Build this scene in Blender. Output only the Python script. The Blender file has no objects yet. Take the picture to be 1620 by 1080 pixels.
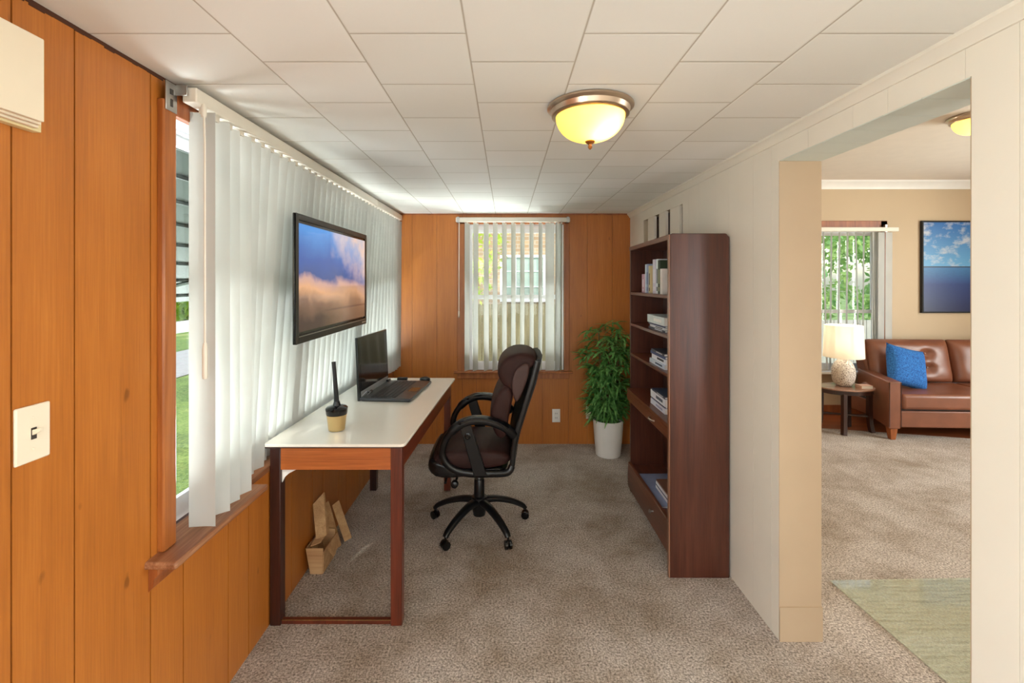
import bpy, bmesh, math, random
from mathutils import Vector, Matrix
R = math.radians
random.seed(7)
sc = bpy.context.scene
col = sc.collection

# ------------------------------------------------------------ camera
CAMH = 1.636
F = 725.0                                    # focal length in pixels of a 1620 px wide frame
cd = bpy.data.cameras.new('camera'); cam = bpy.data.objects.new('camera', cd); col.objects.link(cam)
cam.location = (0, 0, CAMH); cam.rotation_euler = (R(90), 0, 0)
cd.sensor_width = 36; cd.lens = 36*F/1620
cd.shift_x = 9/1620; cd.shift_y = -97/1620
cd.clip_start = 0.02; cd.clip_end = 300
sc.camera = cam
# ------------------------------------------------------------ colour management
vs = sc.view_settings
sc.display_settings.display_device = 'sRGB'
vs.view_transform = 'Standard'; vs.look = 'None'; vs.exposure = 0.7; vs.gamma = 1.0
vs.use_curve_mapping = False
sc.cycles.use_denoising = True
sc.cycles.max_bounces = 10; sc.cycles.diffuse_bounces = 6; sc.cycles.transparent_max_bounces = 16
sc.cycles.sample_clamp_indirect = 6; sc.cycles.caustics_reflective = False; sc.cycles.caustics_refractive = False
# ------------------------------------------------------------ world and sun
w = bpy.data.worlds.new('sky'); sc.world = w; w.use_nodes = True
nt = w.node_tree; nt.nodes.clear()
sky = nt.nodes.new('ShaderNodeTexSky'); sky.sky_type = 'NISHITA'; sky.sun_disc = False
sky.sun_elevation = R(48); sky.sun_rotation = R(200); sky.air_density = 1.2; sky.dust_density = 2.0
bg = nt.nodes.new('ShaderNodeBackground'); bg.inputs['Strength'].default_value = 0.30
wo = nt.nodes.new('ShaderNodeOutputWorld')
nt.links.new(sky.outputs[0], bg.inputs[0]); nt.links.new(bg.outputs[0], wo.inputs[0])

def lamp(name, kind, loc, energy, color=(1, 1, 1), rot=(0, 0, 0), size=None, size_y=None):
    l = bpy.data.lights.new(name, kind); l.energy = energy; l.color = color
    if kind == 'AREA':
        l.shape = 'RECTANGLE'; l.size = size; l.size_y = size_y or size
    elif kind == 'SUN': l.angle = R(1.5)
    else: l.shadow_soft_size = size or 0.03
    o = bpy.data.objects.new(name, l); col.objects.link(o)
    o.location = loc; o.rotation_euler = rot
    return o
XL_OUT = -1.36; LRX_OUT = 6.9
sun_dir = Vector((0.22, 0.72, -0.78))
s = lamp('sun', 'SUN', (0, -5, 8), 1.5, (1, .95, .86)); s.rotation_euler = sun_dir.to_track_quat('-Z', 'Y').to_euler()
# added fill lamps shining in at unseen openings (office end and living room)
lamp('rear_fill', 'AREA', (0.05, -2.72, 1.45), 26, (.97, .97, 1), (R(90), 0, 0), 2.0, 1.5)  # added lamp outside an unseen rear opening
l_ = lamp('side_fill', 'AREA', (XL_OUT, -1.1, 1.5), 90, (.95, .98, 1), (0, 0, 0), 1.5, 1.2)  # added lamp that brightens the right wall from behind the camera
l_.rotation_euler = Vector((1, .12, -.02)).to_track_quat('-Z', 'Z').to_euler()
lamp('opening_fill', 'AREA', (2.3, -1.1, 1.3), 48, (.96, .98, 1), (R(90), 0, R(90)), 1.4, 1.9)  # added lamp lighting the left wall through an unseen opening
l_ = lamp('far_window_fill', 'AREA', (.08, 5.2, .1), 150, (.96, 1, .98), (0, 0, 0), 1.7, .6)  # added lamp, hidden below the far window, to brighten the far ceiling
l_.rotation_euler = Vector((0, -.6, .8)).to_track_quat('-Z', 'Y').to_euler()
lamp('living_room_fill', 'AREA', (LRX_OUT, 2.3, 1.6), 220, (1, .98, .94), (R(90), 0, R(90)), 2.6, 1.7)  # added lamp outside an unseen living room window
# added lamp, unseen near the ground outside the left window, shining upward
l_ = lamp('left_window_fill', 'AREA', (-1.9, 3.0, -0.1), 410, (.93, .97, 1), (0, 0, 0), 1.0, 4.4)
l_.rotation_euler = Vector((.82, 0, .57)).to_track_quat('-Z', 'Y').to_euler()
l_.data.size, l_.data.size_y = 4.4, 1.0

# ------------------------------------------------------------ material helpers
def srgb(r, g, b):
    f = lambda c: (c/12.92 if c <= .04045 else ((c+.055)/1.055)**2.4)
    return (f(r/255), f(g/255), f(b/255), 1)
class NT:
    def __init__(s, name):
        s.m = bpy.data.materials.new(name); s.m.use_nodes = True
        s.t = s.m.node_tree; s.n = s.t.nodes; s.b = s.n['Principled BSDF']; s.out = s.n['Material Output']
    def node(s, typ, **kw):
        n = s.n.new(typ)
        for k, v in kw.items(): setattr(n, k, v)
        return n
    def link(s, a, b): s.t.links.new(a, b)
    def setv(s, n, **kw):
        for k, v in kw.items(): n.inputs[k.replace('_', ' ')].default_value = v
        return n
    def coord(s, kind='Object', scale=(1, 1, 1), loc=(0, 0, 0), rot=(0, 0, 0)):
        tc = s.node('ShaderNodeTexCoord'); mp = s.node('ShaderNodeMapping')
        mp.inputs['Scale'].default_value = scale; mp.inputs['Location'].default_value = loc; mp.inputs['Rotation'].default_value = rot
        s.link(tc.outputs[kind], mp.inputs[0]); return mp.outputs[0]
    def noise(s, vec, scale=5, detail=3, rough=.5, dist=0):
        n = s.node('ShaderNodeTexNoise'); s.link(vec, n.inputs['Vector'])
        s.setv(n, Scale=scale, Detail=detail, Roughness=rough, Distortion=dist); return n.outputs['Fac']
    def ramp(s, fac, stops, interp='LINEAR'):
        r = s.node('ShaderNodeValToRGB'); r.color_ramp.interpolation = interp
        e = r.color_ramp.elements
        while len(e) < len(stops): e.new(.5)
        for i, (p, c) in enumerate(stops): e[i].position = p; e[i].color = c
        s.link(fac, r.inputs[0]); return r.outputs[0]
    def mix(s, fac, a, b, mode='MIX'):
        m = s.node('ShaderNodeMix', data_type='RGBA', blend_type=mode)
        for sock, v in ((m.inputs[0], fac), (m.inputs[6], a), (m.inputs[7], b)):
            if isinstance(v, (int, float)): sock.default_value = v
            elif isinstance(v, tuple): sock.default_value = v
            else: s.link(v, sock)
        return m.outputs[2]
    def math(s, op, a, b=0.0, c=0.0):
        m = s.node('ShaderNodeMath', operation=op)
        for i, v in enumerate((a, b, c)):
            if isinstance(v, (int, float)): m.inputs[i].default_value = v
            else: s.link(v, m.inputs[i])
        return m.outputs[0]
    def bump(s, h, strength=.3, dist=.01):
        b = s.node('ShaderNodeBump'); b.inputs['Strength'].default_value = strength; b.inputs['Distance'].default_value = dist
        s.link(h, b.inputs['Height']); s.link(b.outputs[0], s.b.inputs['Normal'])
    def color(s, v):
        if isinstance(v, tuple): s.b.inputs['Base Color'].default_value = v
        else: s.link(v, s.b.inputs['Base Color'])
    def rough(s, v):
        if isinstance(v, (int, float)): s.b.inputs['Roughness'].default_value = v
        else: s.link(v, s.b.inputs['Roughness'])

def plain(name, c, rough=.5, metal=0, var=.06, scale=8, bump=0, bscale=60, spec=.5):
    t = NT(name); v = t.coord()
    n = t.noise(v, scale, 3)
    d = tuple(x*(1-var) for x in c[:3])+(1,); l = tuple(min(1, x*(1+var)) for x in c[:3])+(1,)
    t.color(t.ramp(n, [(.3, d), (.7, l)])); t.rough(rough)
    t.b.inputs['Metallic'].default_value = metal; t.b.inputs['Specular IOR Level'].default_value = spec
    if bump: t.bump(t.noise(v, bscale, 2), bump, .004)
    return t.m
def wood(name, dark, mid, light, axis='Z', rough=.35, fine=1.0, spots=False, board=0.0, board_axis=1, bumps=.08):
    t = NT(name)
    sc3 = {'Z': (9, 9, .55), 'Y': (9, .55, 9), 'X': (.55, 9, 9)}[axis]
    v = t.coord('Object', tuple(x*fine for x in sc3))
    n1 = t.noise(v, 2.2, 4, .55, .6)
    fs = {'Z': (110, 110, 3), 'Y': (110, 3, 110), 'X': (3, 110, 110)}[axis]
    n2 = t.noise(t.coord('Object', tuple(x*fine for x in fs)), 1.6, 3, .6)
    f = t.math('ADD', t.math('MULTIPLY', n1, .62 if not spots else .45), t.math('MULTIPLY', n2, .38 if not spots else .55))
    c = t.ramp(f, [(.30, dark), (.5, mid), (.68, light)] if not spots else [(.10, dark), (.5, mid), (.90, light)])
    if spots:
        sp = t.noise(t.coord('Object', {'Z': (14, 14, 7)}.get(axis, (10, 10, 10))), 1.5, 2, .4)
        m = t.ramp(sp, [(.735, (0, 0, 0, 1)), (.80, (1, 1, 1, 1))])
        c = t.mix(t.math('MULTIPLY', m, .55), c, tuple(x*.35 for x in dark[:3])+(1,))
        big = t.noise(t.coord('Object', (1.2, 1.2, .8)), 1.5, 2)
        c = t.mix(t.math('MULTIPLY', t.ramp(big, [(.35, (0, 0, 0, 1)), (.75, (1, 1, 1, 1))]), .22), c, dark)
    t.color(c); t.rough(rough); t.bump(n2, bumps, .003)
    t.b.inputs['Coat Weight'].default_value = .12; t.b.inputs['Coat Roughness'].default_value = .3
    return t.m

M = {}
M['panel'] = wood('orange_wood_panel', srgb(140, 78, 26), srgb(182, 108, 40), srgb(208, 134, 58), 'Z', .36, spots=True)
M['groove'] = plain('dark_groove', srgb(70, 34, 14), .8)
M['casing'] = wood('red_brown_casing', srgb(104, 54, 24), srgb(148, 80, 38), srgb(176, 104, 56), 'Z', .38)
M['casing_back'] = wood('orange_brown_casing', srgb(130, 70, 30), srgb(162, 94, 42), srgb(184, 114, 56), 'Z', .38)
M['stool'] = wood('sill_wood', srgb(110, 66, 38), srgb(148, 96, 62), srgb(184, 136, 100), 'Y', .5)
M['cream'] = plain('cream_wall_paint', srgb(232, 226, 212), .45, var=.02, scale=3, bump=.05, bscale=40)
M['cream_groove'] = plain('cream_groove', srgb(205, 190, 165), .7)
M['tan'] = plain('tan_wall_paint', srgb(196, 174, 144), .6, var=.02, scale=2)
M['jamb'] = plain('shaded_beige_jamb', srgb(182, 160, 132), .5, var=.03, scale=3)  # the jamb's shade is put into this darker beige
M['soffit'] = plain('soffit_board', srgb(210, 216, 206), .6, var=.02)
M['white_trim'] = plain('white_trim', srgb(238, 236, 232), .4, var=.02)
M['vinyl'] = plain('white_vinyl', srgb(238, 240, 244), .35, var=.015)
M['rail'] = plain('cream_headrail', srgb(226, 218, 204), .4, var=.02)
M['lr_ceiling'] = plain('living_ceiling', srgb(226, 216, 204), .8, var=.02)

def mat_slat():
    t = NT('blind_slat_fabric')
    c = srgb(236, 234, 228)
    v = t.coord('Object', (2, 2, 1.5)); n = t.noise(v, 3, 2)
    cc = t.ramp(n, [(.3, srgb(220, 221, 218)), (.7, srgb(228, 228, 225))]); t.color(cc); t.rough(.55)
    tr = t.node('ShaderNodeBsdfTranslucent'); t.link(cc, tr.inputs['Color'])
    mx = t.node('ShaderNodeMixShader'); mx.inputs[0].default_value = .48
    t.link(t.b.outputs[0], mx.inputs[1]); t.link(tr.outputs[0], mx.inputs[2]); t.link(mx.outputs[0], t.out.inputs[0])
    return t.m
M['slat'] = mat_slat()
def mat_glass(name='window_glass', tint=(.96, .98, .97, 1), gloss=.06):
    t = NT(name)
    a = t.node('ShaderNodeBsdfTransparent'); a.inputs[0].default_value = tint
    g = t.node('ShaderNodeBsdfGlossy'); g.inputs['Roughness'].default_value = .02
    lw = t.node('ShaderNodeLayerWeight'); lw.inputs[0].default_value = .5
    fac = t.math('ADD', t.math('MULTIPLY', t.math('POWER', lw.outputs['Facing'], 4.0), .5), .025)
    mx = t.node('ShaderNodeMixShader'); t.link(fac, mx.inputs[0])
    t.link(a.outputs[0], mx.inputs[1]); t.link(g.outputs[0], mx.inputs[2]); t.link(mx.outputs[0], t.out.inputs[0])
    return t.m
M['glass'] = mat_glass()

def mat_carpet():
    t = NT('beige_carpet'); v = t.coord()
    tuft = t.noise(v, 105, 3, .65); fine = t.noise(v, 330, 2, .6)
    patch = t.noise(v, 2.1, 3, .55, .4); patch2 = t.noise(v, 9, 3, .6)
    f = t.math('ADD', t.math('MULTIPLY', tuft, .55), t.math('MULTIPLY', fine, .45))
    c = t.ramp(f, [(.40, srgb(106, 95, 86)), (.49, srgb(188, 175, 163)), (.60, srgb(246, 236, 226))])
    p = t.math('ADD', t.math('MULTIPLY', patch, .7), t.math('MULTIPLY', patch2, .3))
    k = t.ramp(p, [(.36, srgb(205, 194, 180)), (.6, (1, 1, 1, 1))])
    t.color(t.mix(1.0, c, k, 'MULTIPLY')); t.rough(.95); t.b.inputs['Specular IOR Level'].default_value = .1
    t.b.inputs['Sheen Weight'].default_value = .15
    t.bump(f, .9, .012)
    return t.m
M['carpet'] = mat_carpet()
def mat_ceiling():
    t = NT('ceiling_tiles')
    tc = t.node('ShaderNodeTexCoord'); sx = t.node('ShaderNodeSeparateXYZ'); t.link(tc.outputs['Object'], sx.inputs[0])
    X, Y = t.math('MINIMUM', t.math('MAXIMUM', sx.outputs[0], -1.03), 1.13), sx.outputs[1]
    W = .317; D = .320
    u = t.math('DIVIDE', t.math('ADD', X, .108+W*20), W)
    colk = t.math('FLOOR', u)
    odd = t.math('MODULO', colk, 2.0)
    vv = t.math('ADD', t.math('DIVIDE', t.math('ADD', Y, -1.395+D*20), D), t.math('MULTIPLY', odd, .5))
    fu = t.math('FRACT', u); fv = t.math('FRACT', vv)
    du = t.math('MULTIPLY', t.math('MINIMUM', fu, t.math('SUBTRACT', 1.0, fu)), W)
    dv = t.math('MULTIPLY', t.math('MINIMUM', fv, t.math('SUBTRACT', 1.0, fv)), D)
    dm = t.math('MINIMUM', du, dv)
    cb = t.node('ShaderNodeCombineXYZ'); t.link(colk, cb.inputs[0]); t.link(t.math('FLOOR', vv), cb.inputs[1])
    wn = t.node('ShaderNodeTexWhiteNoise', noise_dimensions='2D'); t.link(cb.outputs[0], wn.inputs['Vector'])
    base = t.ramp(wn.outputs['Value'], [(0, srgb(234, 234, 229)), (1, srgb(241, 240, 236))])
    line = t.ramp(dm, [(.0009, srgb(188, 178, 164)), (.0022, (1, 1, 1, 1))])
    t.color(t.mix(1.0, base, line, 'MULTIPLY')); t.rough(.85); t.b.inputs['Specular IOR Level'].default_value = .2
    h = t.ramp(dm, [(0, (0, 0, 0, 1)), (.006, (1, 1, 1, 1))])
    fine = t.noise(tc.outputs['Object'], 90, 2)
    t.bump(t.math('ADD', h, t.math('MULTIPLY', fine, .15)), .35, .004)
    return t.m
M['ceiling'] = mat_ceiling()
M['leather'] = plain('brown_leather', srgb(120, 72, 50), .38, var=.16, scale=5, bump=.12, bscale=25)
M['chair_leather'] = plain('dark_brown_suede', srgb(50, 27, 24), .6, var=.2, scale=14, bump=.15, bscale=120, spec=.22)
M['chair_side'] = plain('seam_fabric', srgb(62, 36, 32), .6, var=.1, scale=14)
M['black'] = plain('black_plastic', srgb(13, 14, 17), .3, var=.1, spec=.4)
M['black_gloss'] = plain('black_gloss', srgb(12, 12, 14), .12, var=.05)
M['black_matte'] = plain('black_matte', srgb(24, 24, 26), .7, var=.1)
M['steel'] = plain('steel', srgb(190, 190, 188), .28, 1, .05)
M['nickel'] = plain('brushed_nickel', srgb(198, 178, 158), .3, 1, .06)
M['bronze'] = plain('bronze_finial', srgb(168, 110, 58), .35, .8, .1)
M['gold'] = plain('brass_cup', srgb(226, 196, 142), .24, 1, .05)
M['desk_white'] = plain('white_laminate', srgb(240, 235, 224), .22, var=.01)
M['desk_wood'] = wood('desk_apron_wood', srgb(136, 70, 30), srgb(176, 96, 44), srgb(198, 118, 62), 'X', .4)
M['desk_side'] = wood('desk_side_wood', srgb(84, 36, 20), srgb(120, 56, 32), srgb(142, 72, 42), 'Y', .4)
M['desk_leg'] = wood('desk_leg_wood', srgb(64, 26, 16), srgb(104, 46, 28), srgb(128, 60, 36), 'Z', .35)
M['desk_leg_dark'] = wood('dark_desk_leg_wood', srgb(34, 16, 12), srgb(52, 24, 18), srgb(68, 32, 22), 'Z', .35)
M['mahogany'] = wood('mahogany', srgb(54, 26, 17), srgb(76, 38, 25), srgb(92, 49, 33), 'Z', .35)
M['mahogany_h'] = wood('mahogany_shelf', srgb(66, 32, 20), srgb(98, 52, 34), srgb(124, 72, 50), 'Y', .3)
M['mahogany_edge'] = wood('mahogany_edge', srgb(104, 68, 50), srgb(134, 94, 72), srgb(156, 116, 92), 'Z', .3)
M['dark_wood'] = wood('espresso_wood', srgb(30, 16, 12), srgb(48, 26, 20), srgb(66, 36, 26), 'Z', .3)
M['table_top'] = wood('table_top_wood', srgb(120, 84, 68), srgb(150, 112, 92), srgb(170, 132, 110), 'X', .2)
M['floor_wood'] = wood('parquet', srgb(110, 54, 28), srgb(150, 82, 46), srgb(176, 104, 62), 'X', .3)
M['pot'] = plain('white_ceramic_pot', srgb(226, 222, 216), .4, var=.02)
M['soil'] = plain('soil', srgb(52, 38, 28), .95, var=.4, scale=60, bump=.8, bscale=90)
M['stem'] = plain('plant_stem', srgb(96, 78, 44), .7, var=.25, scale=30)
M['switch'] = plain('switch_plate', srgb(238, 226, 204), .35, var=.01)
M['outlet'] = plain('outlet_white', srgb(240, 236, 230), .3, var=.01)
M['dark_slot'] = plain('dark_slot', srgb(60, 52, 46), .6)
M['card'] = wood('cardboard', srgb(166, 124, 82), srgb(196, 154, 108), srgb(216, 178, 132), 'X', .8)
M['card_dark'] = plain('cardboard_edge', srgb(90, 62, 40), .9)
M['shade'] = None
def mat_shade():
    t = NT('lamp_shade_linen'); t.color(srgb(244, 238, 224)); t.rough(.8)
    tr = t.node('ShaderNodeBsdfTranslucent'); tr.inputs[0].default_value = srgb(252, 246, 234)
    mx = t.node('ShaderNodeMixShader'); mx.inputs[0].default_value = .5
    t.link(t.b.outputs[0], mx.inputs[1]); t.link(tr.outputs[0], mx.inputs[2]); t.link(mx.outputs[0], t.out.inputs[0])
    return t.m
M['shade'] = mat_shade()
def mat_bowl():
    t = NT('lit_frosted_glass'); t.color(srgb(250, 236, 180)); t.rough(.25)
    tr = t.node('ShaderNodeBsdfTranslucent'); tr.inputs[0].default_value = srgb(255, 200, 84)
    mx = t.node('ShaderNodeMixShader'); mx.inputs[0].default_value = .7
    t.link(t.b.outputs[0], mx.inputs[1]); t.link(tr.outputs[0], mx.inputs[2]); t.link(mx.outputs[0], t.out.inputs[0])
    t.b.inputs['Emission Color'].default_value = srgb(255, 206, 96); t.b.inputs['Emission Strength'].default_value = .5
    return t.m
M['bowl'] = mat_bowl()
def mat_ceramic():
    t = NT('pitted_white_ceramic'); v = t.coord()
    vo = t.node('ShaderNodeTexVoronoi', feature='DISTANCE_TO_EDGE'); t.link(v, vo.inputs['Vector']); vo.inputs['Scale'].default_value = 55
    t.color(t.ramp(vo.outputs['Distance'], [(.05, srgb(236, 226, 214)), (.3, srgb(168, 150, 136))])); t.rough(.5)
    t.bump(t.ramp(vo.outputs['Distance'], [(.0, (1, 1, 1, 1)), (.3, (0, 0, 0, 1))]), .8, .01)
    return t.m
M['ceramic'] = mat_ceramic()
def mat_pillow():
    t = NT('blue_woven_fabric'); v = t.coord()
    n = t.noise(v, 90, 3, .7)
    t.color(t.ramp(n, [(.35, srgb(14, 62, 122)), (.65, srgb(46, 120, 196))])); t.rough(.9); t.bump(n, .6, .006)
    return t.m
M['pillow'] = mat_pillow()
def mat_mat():
    t = NT('clear_vinyl_mat'); v = t.coord()
    t.color(srgb(214, 220, 194)); t.b.inputs['Alpha'].default_value = .42; t.rough(.10); t.b.inputs['Specular IOR Level'].default_value = 1.0
    t.b.inputs['Coat Weight'].default_value = 1.0; t.b.inputs['Coat Roughness'].default_value = .05; t.b.inputs['Coat IOR'].default_value = 1.8
    vo = t.node('ShaderNodeTexVoronoi'); t.link(v, vo.inputs['Vector']); vo.inputs['Scale'].default_value = 38; vo.inputs['Randomness'].default_value = .15
    w_ = t.noise(t.coord('Object', (3, 9, 1), rot=(0, 0, .4)), 2.2, 2)
    t.bump(t.math('ADD', t.math('MULTIPLY', vo.outputs['Distance'], -.5), t.math('MULTIPLY', w_, 1.6)), .9, .014)
    return t.m
M['mat'] = mat_mat()
def mat_leaf(name, a, b, tr_c, sc_=9):
    t = NT(name); n = t.noise(t.coord(), sc_, 2)
    c = t.ramp(n, [(.35, a), (.65, b)]); t.color(c); t.rough(.4)
    tr = t.node('ShaderNodeBsdfTranslucent'); tr.inputs[0].default_value = tr_c
    mx = t.node('ShaderNodeMixShader'); mx.inputs[0].default_value = .3
    t.link(t.b.outputs[0], mx.inputs[1]); t.link(tr.outputs[0], mx.inputs[2]); t.link(mx.outputs[0], t.out.inputs[0])
    return t.m
M['leaf'] = mat_leaf('palm_leaf', srgb(40, 98, 44), srgb(140, 196, 112), srgb(110, 170, 70), 28)
M['tree_leaf'] = mat_leaf('tree_leaf', srgb(120, 160, 50), srgb(206, 222, 96), srgb(226, 236, 110), 1.5)
M['hedge_leaf'] = mat_leaf('hedge_leaf', srgb(96, 144, 88), srgb(184, 206, 128), srgb(190, 225, 130), 1.5)
M['bark'] = plain('bark', srgb(96, 78, 62), .9, var=.25, scale=12)
def mat_grass():
    t = NT('lawn'); v = t.coord()
    n = t.noise(v, .9, 4, .6); f = t.noise(v, 30, 3)
    c = t.ramp(n, [(.35, srgb(56, 82, 40)), (.55, srgb(104, 130, 60)), (.7, srgb(168, 164, 112))])
    t.color(t.mix(.35, c, t.ramp(f, [(.3, srgb(70, 100, 40)), (.7, srgb(190, 205, 110))]))); t.rough(.95)
    return t.m
M['grass'] = mat_grass()
def mat_brick():
    t = NT('tan_brick'); v = t.coord('Object', (1, 1, 1), rot=(R(90), 0, 0))
    b = t.node('ShaderNodeTexBrick'); t.link(v, b.inputs['Vector'])
    b.inputs['Scale'].default_value = 1.0; b.inputs['Brick Width'].default_value = .22; b.inputs['Row Height'].default_value = .075
    b.inputs['Mortar Size'].default_value = .006
    b.inputs['Color1'].default_value = srgb(186, 160, 128); b.inputs['Color2'].default_value = srgb(162, 134, 102); b.inputs['Mortar'].default_value = srgb(186, 178, 164)
    t.color(b.outputs['Color']); t.rough(.9)
    return t.m
M['brick'] = mat_brick()
M['old_fence'] = wood('weathered_fence', srgb(92, 84, 62), srgb(122, 112, 84), srgb(146, 136, 106), 'Z', .9)
M['concrete'] = plain('concrete', srgb(170, 166, 158), .9, var=.08)
M['awning'] = plain('green_awning_metal', srgb(26, 42, 31), .5, var=.08)
M['awning_rib'] = plain('awning_rib', srgb(26, 38, 31), .5)
M['curtain_far'] = plain('pale_green_pane', srgb(150, 172, 162), .3, var=.1, scale=2)
M['silver'] = plain('silver_plastic', srgb(176, 178, 182), .3, .6, .05)
M['keys'] = plain('laptop_keys', srgb(34, 36, 40), .5)
M['deck'] = plain('laptop_deck', srgb(58, 60, 64), .35, .3)
M['screen_off'] = plain('dark_screen', srgb(30, 24, 24), .08, var=.1, scale=4)
M['paper'] = plain('paper_pages', srgb(236, 232, 224), .8, var=.03, scale=60)
M['chime'] = plain('chime_cover', srgb(232, 218, 194), .5, var=.015)
M['chime_base'] = plain('chime_base', srgb(226, 208, 160), .5, var=.02)

def mat_tv():
    t = NT('tv_picture'); tc = t.node('ShaderNodeTexCoord'); sp = t.node('ShaderNodeSeparateXYZ'); t.link(tc.outputs['Generated'], sp.inputs[0])
    u, v = sp.outputs[1], sp.outputs[2]
    n1 = t.noise(t.coord('Object', (1, 2.2, 2.6)), 1.6, 4, .55, .3); n2 = t.noise(t.coord('Object', (1, 5, 6), (3, 1, 2)), 1.2, 4, .6)
    vw = t.math('ADD', v, t.math('MULTIPLY', t.math('SUBTRACT', n1, .5), .34))
    vw = t.math('ADD', vw, t.math('MULTIPLY', t.math('SUBTRACT', u, .5), .10))
    c = t.ramp(vw, [(.05, srgb(62, 42, 36)), (.22, srgb(124, 92, 74)), (.34, srgb(214, 160, 118)), (.44, srgb(190, 150, 140)), (.52, srgb(40, 74, 136)), (.66, srgb(26, 80, 156)), (.95, srgb(60, 134, 206))])
    wgt = t.math('ADD', t.math('MULTIPLY', u, 1.15), t.math('SUBTRACT', v, 1.32))
    wgt = t.math('ADD', wgt, t.math('MULTIPLY', t.math('SUBTRACT', n2, .5), .8))
    up = t.ramp(wgt, [(.0, (0, 0, 0, 1)), (.62, (1, 1, 1, 1))])
    cloud = t.ramp(n2, [(.35, srgb(176, 182, 196)), (.6, srgb(216, 190, 178))])
    c = t.mix(up, c, cloud)
    # pale washed blocks in the lower right of the picture
    br = t.node('ShaderNodeTexBrick'); t.link(t.coord('Object', (1, 1, 1), rot=(R(90), 0, R(90))), br.inputs['Vector'])
    br.inputs['Scale'].default_value = 1.0; br.inputs['Brick Width'].default_value = .34; br.inputs['Row Height'].default_value = .21; br.inputs['Mortar Size'].default_value = .006
    br.inputs['Color1'].default_value = srgb(150, 112, 80); br.inputs['Color2'].default_value = srgb(176, 138, 104); br.inputs['Mortar'].default_value = srgb(110, 80, 60)
    lo = t.math('MULTIPLY', t.ramp(v, [(.1, (.6, .6, .6, 1)), (.40, (.75, .75, .75, 1)), (.42, (0, 0, 0, 1))]), t.ramp(u, [(.25, (0, 0, 0, 1)), (.55, (1, 1, 1, 1))]))
    c = t.mix(t.math('MULTIPLY', lo, .6), c, br.outputs['Color'])
    t.color((0.01, .01, .01, 1)); t.rough(.12)
    t.link(c, t.b.inputs['Emission Color']); t.b.inputs['Emission Strength'].default_value = .72
    return t.m
M['tv'] = mat_tv()
def mat_sea():
    t = NT('seascape_print'); tc = t.node('ShaderNodeTexCoord'); sp = t.node('ShaderNodeSeparateXYZ'); t.link(tc.outputs['Generated'], sp.inputs[0])
    u, v = sp.outputs[0], sp.outputs[2]
    skyc = t.ramp(v, [(.5, srgb(96, 160, 206)), (1, srgb(28, 98, 170))])
    cl = t.noise(t.coord('Object', (4, 1, 7)), 1.4, 4, .6)
    skyc = t.mix(t.math('MULTIPLY', t.ramp(cl, [(.5, (0, 0, 0, 1)), (.66, (1, 1, 1, 1))]), .8), skyc, srgb(196, 200, 206))
    sea = t.ramp(v, [(0, srgb(22, 34, 78)), (.3, srgb(24, 56, 120)), (.49, srgb(58, 124, 182))])
    rn = t.noise(t.coord('Object', (10, 1, 60)), 2, 3)
    sea = t.mix(t.math('MULTIPLY', rn, .35), sea, srgb(20, 28, 62))
    c = t.mix(t.ramp(v, [(.494, (0, 0, 0, 1)), (.5, (1, 1, 1, 1))]), sea, skyc)
    line = t.ramp(t.math('ABSOLUTE', t.math('SUBTRACT', v, .5)), [(.004, (1, 1, 1, 1)), (.007, (0, 0, 0, 1))])
    c = t.mix(line, c, srgb(24, 30, 50)); t.color(c); t.rough(.35)
    return t.m
M['sea'] = mat_sea()

# ------------------------------------------------------------ mesh helpers
def nb(): return bmesh.new()
def box(bm, x0, x1, y0, y1, z0, z1, mi=0):
    vs_ = [bm.verts.new(p) for p in ((x0, y0, z0), (x1, y0, z0), (x1, y1, z0), (x0, y1, z0), (x0, y0, z1), (x1, y0, z1), (x1, y1, z1), (x0, y1, z1))]
    for f in ((0, 3, 2, 1), (4, 5, 6, 7), (0, 1, 5, 4), (1, 2, 6, 5), (2, 3, 7, 6), (3, 0, 4, 7)):
        fc = bm.faces.new([vs_[i] for i in f]); fc.material_index = mi
    return vs_
def hexa(bm, pts, mi=0):     # 8 points, bottom ring then top ring, counter-clockwise from above
    vs_ = [bm.verts.new(p) for p in pts]
    for f in ((0, 3, 2, 1), (4, 5, 6, 7), (0, 1, 5, 4), (1, 2, 6, 5), (2, 3, 7, 6), (3, 0, 4, 7)):
        bm.faces.new([vs_[i] for i in f]).material_index = mi
def prism(bm, pts, axis, a, b, mi=0):
    """closed 2D outline extruded from a to b along axis; pts are the two other coordinates in order"""
    def P(p, t):
        return {'x': (t, p[0], p[1]), 'y': (p[0], t, p[1]), 'z': (p[0], p[1], t)}[axis]
    A = [bm.verts.new(P(p, a)) for p in pts]; B = [bm.verts.new(P(p, b)) for p in pts]
    n = len(pts); fs = [bm.faces.new(A), bm.faces.new(B[::-1])]
    for i in range(n): fs.append(bm.faces.new((A[i], B[i], B[(i+1) % n], A[(i+1) % n])))
    for f in fs: f.material_index = mi
def loft(bm, rings, cap=True, mi=0, closed=True):
    R_ = [[bm.verts.new(p) for p in r] for r in rings]; n = len(rings[0])
    for a, b in zip(R_[:-1], R_[1:]):
        for i in range(n if closed else n-1):
            try: bm.faces.new((a[i], a[(i+1) % n], b[(i+1) % n], b[i])).material_index = mi
            except ValueError: pass
    if cap:
        bm.faces.new(R_[0][::-1]).material_index = mi; bm.faces.new(R_[-1]).material_index = mi
def lathe(bm, prof, n=32, c=(0, 0, 0), mi=0, cap=True, axis='z'):
    rings = []
    for r, z in prof:
        ring = []
        for i in range(n):
            a = 2*math.pi*i/n; x, y = r*math.cos(a), r*math.sin(a)
            p = {'z': (x, y, z), 'y': (x, z, y), 'x': (z, x, y)}[axis]
            ring.append((c[0]+p[0], c[1]+p[1], c[2]+p[2]))
        rings.append(ring)
    loft(bm, rings, cap, mi)
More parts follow.
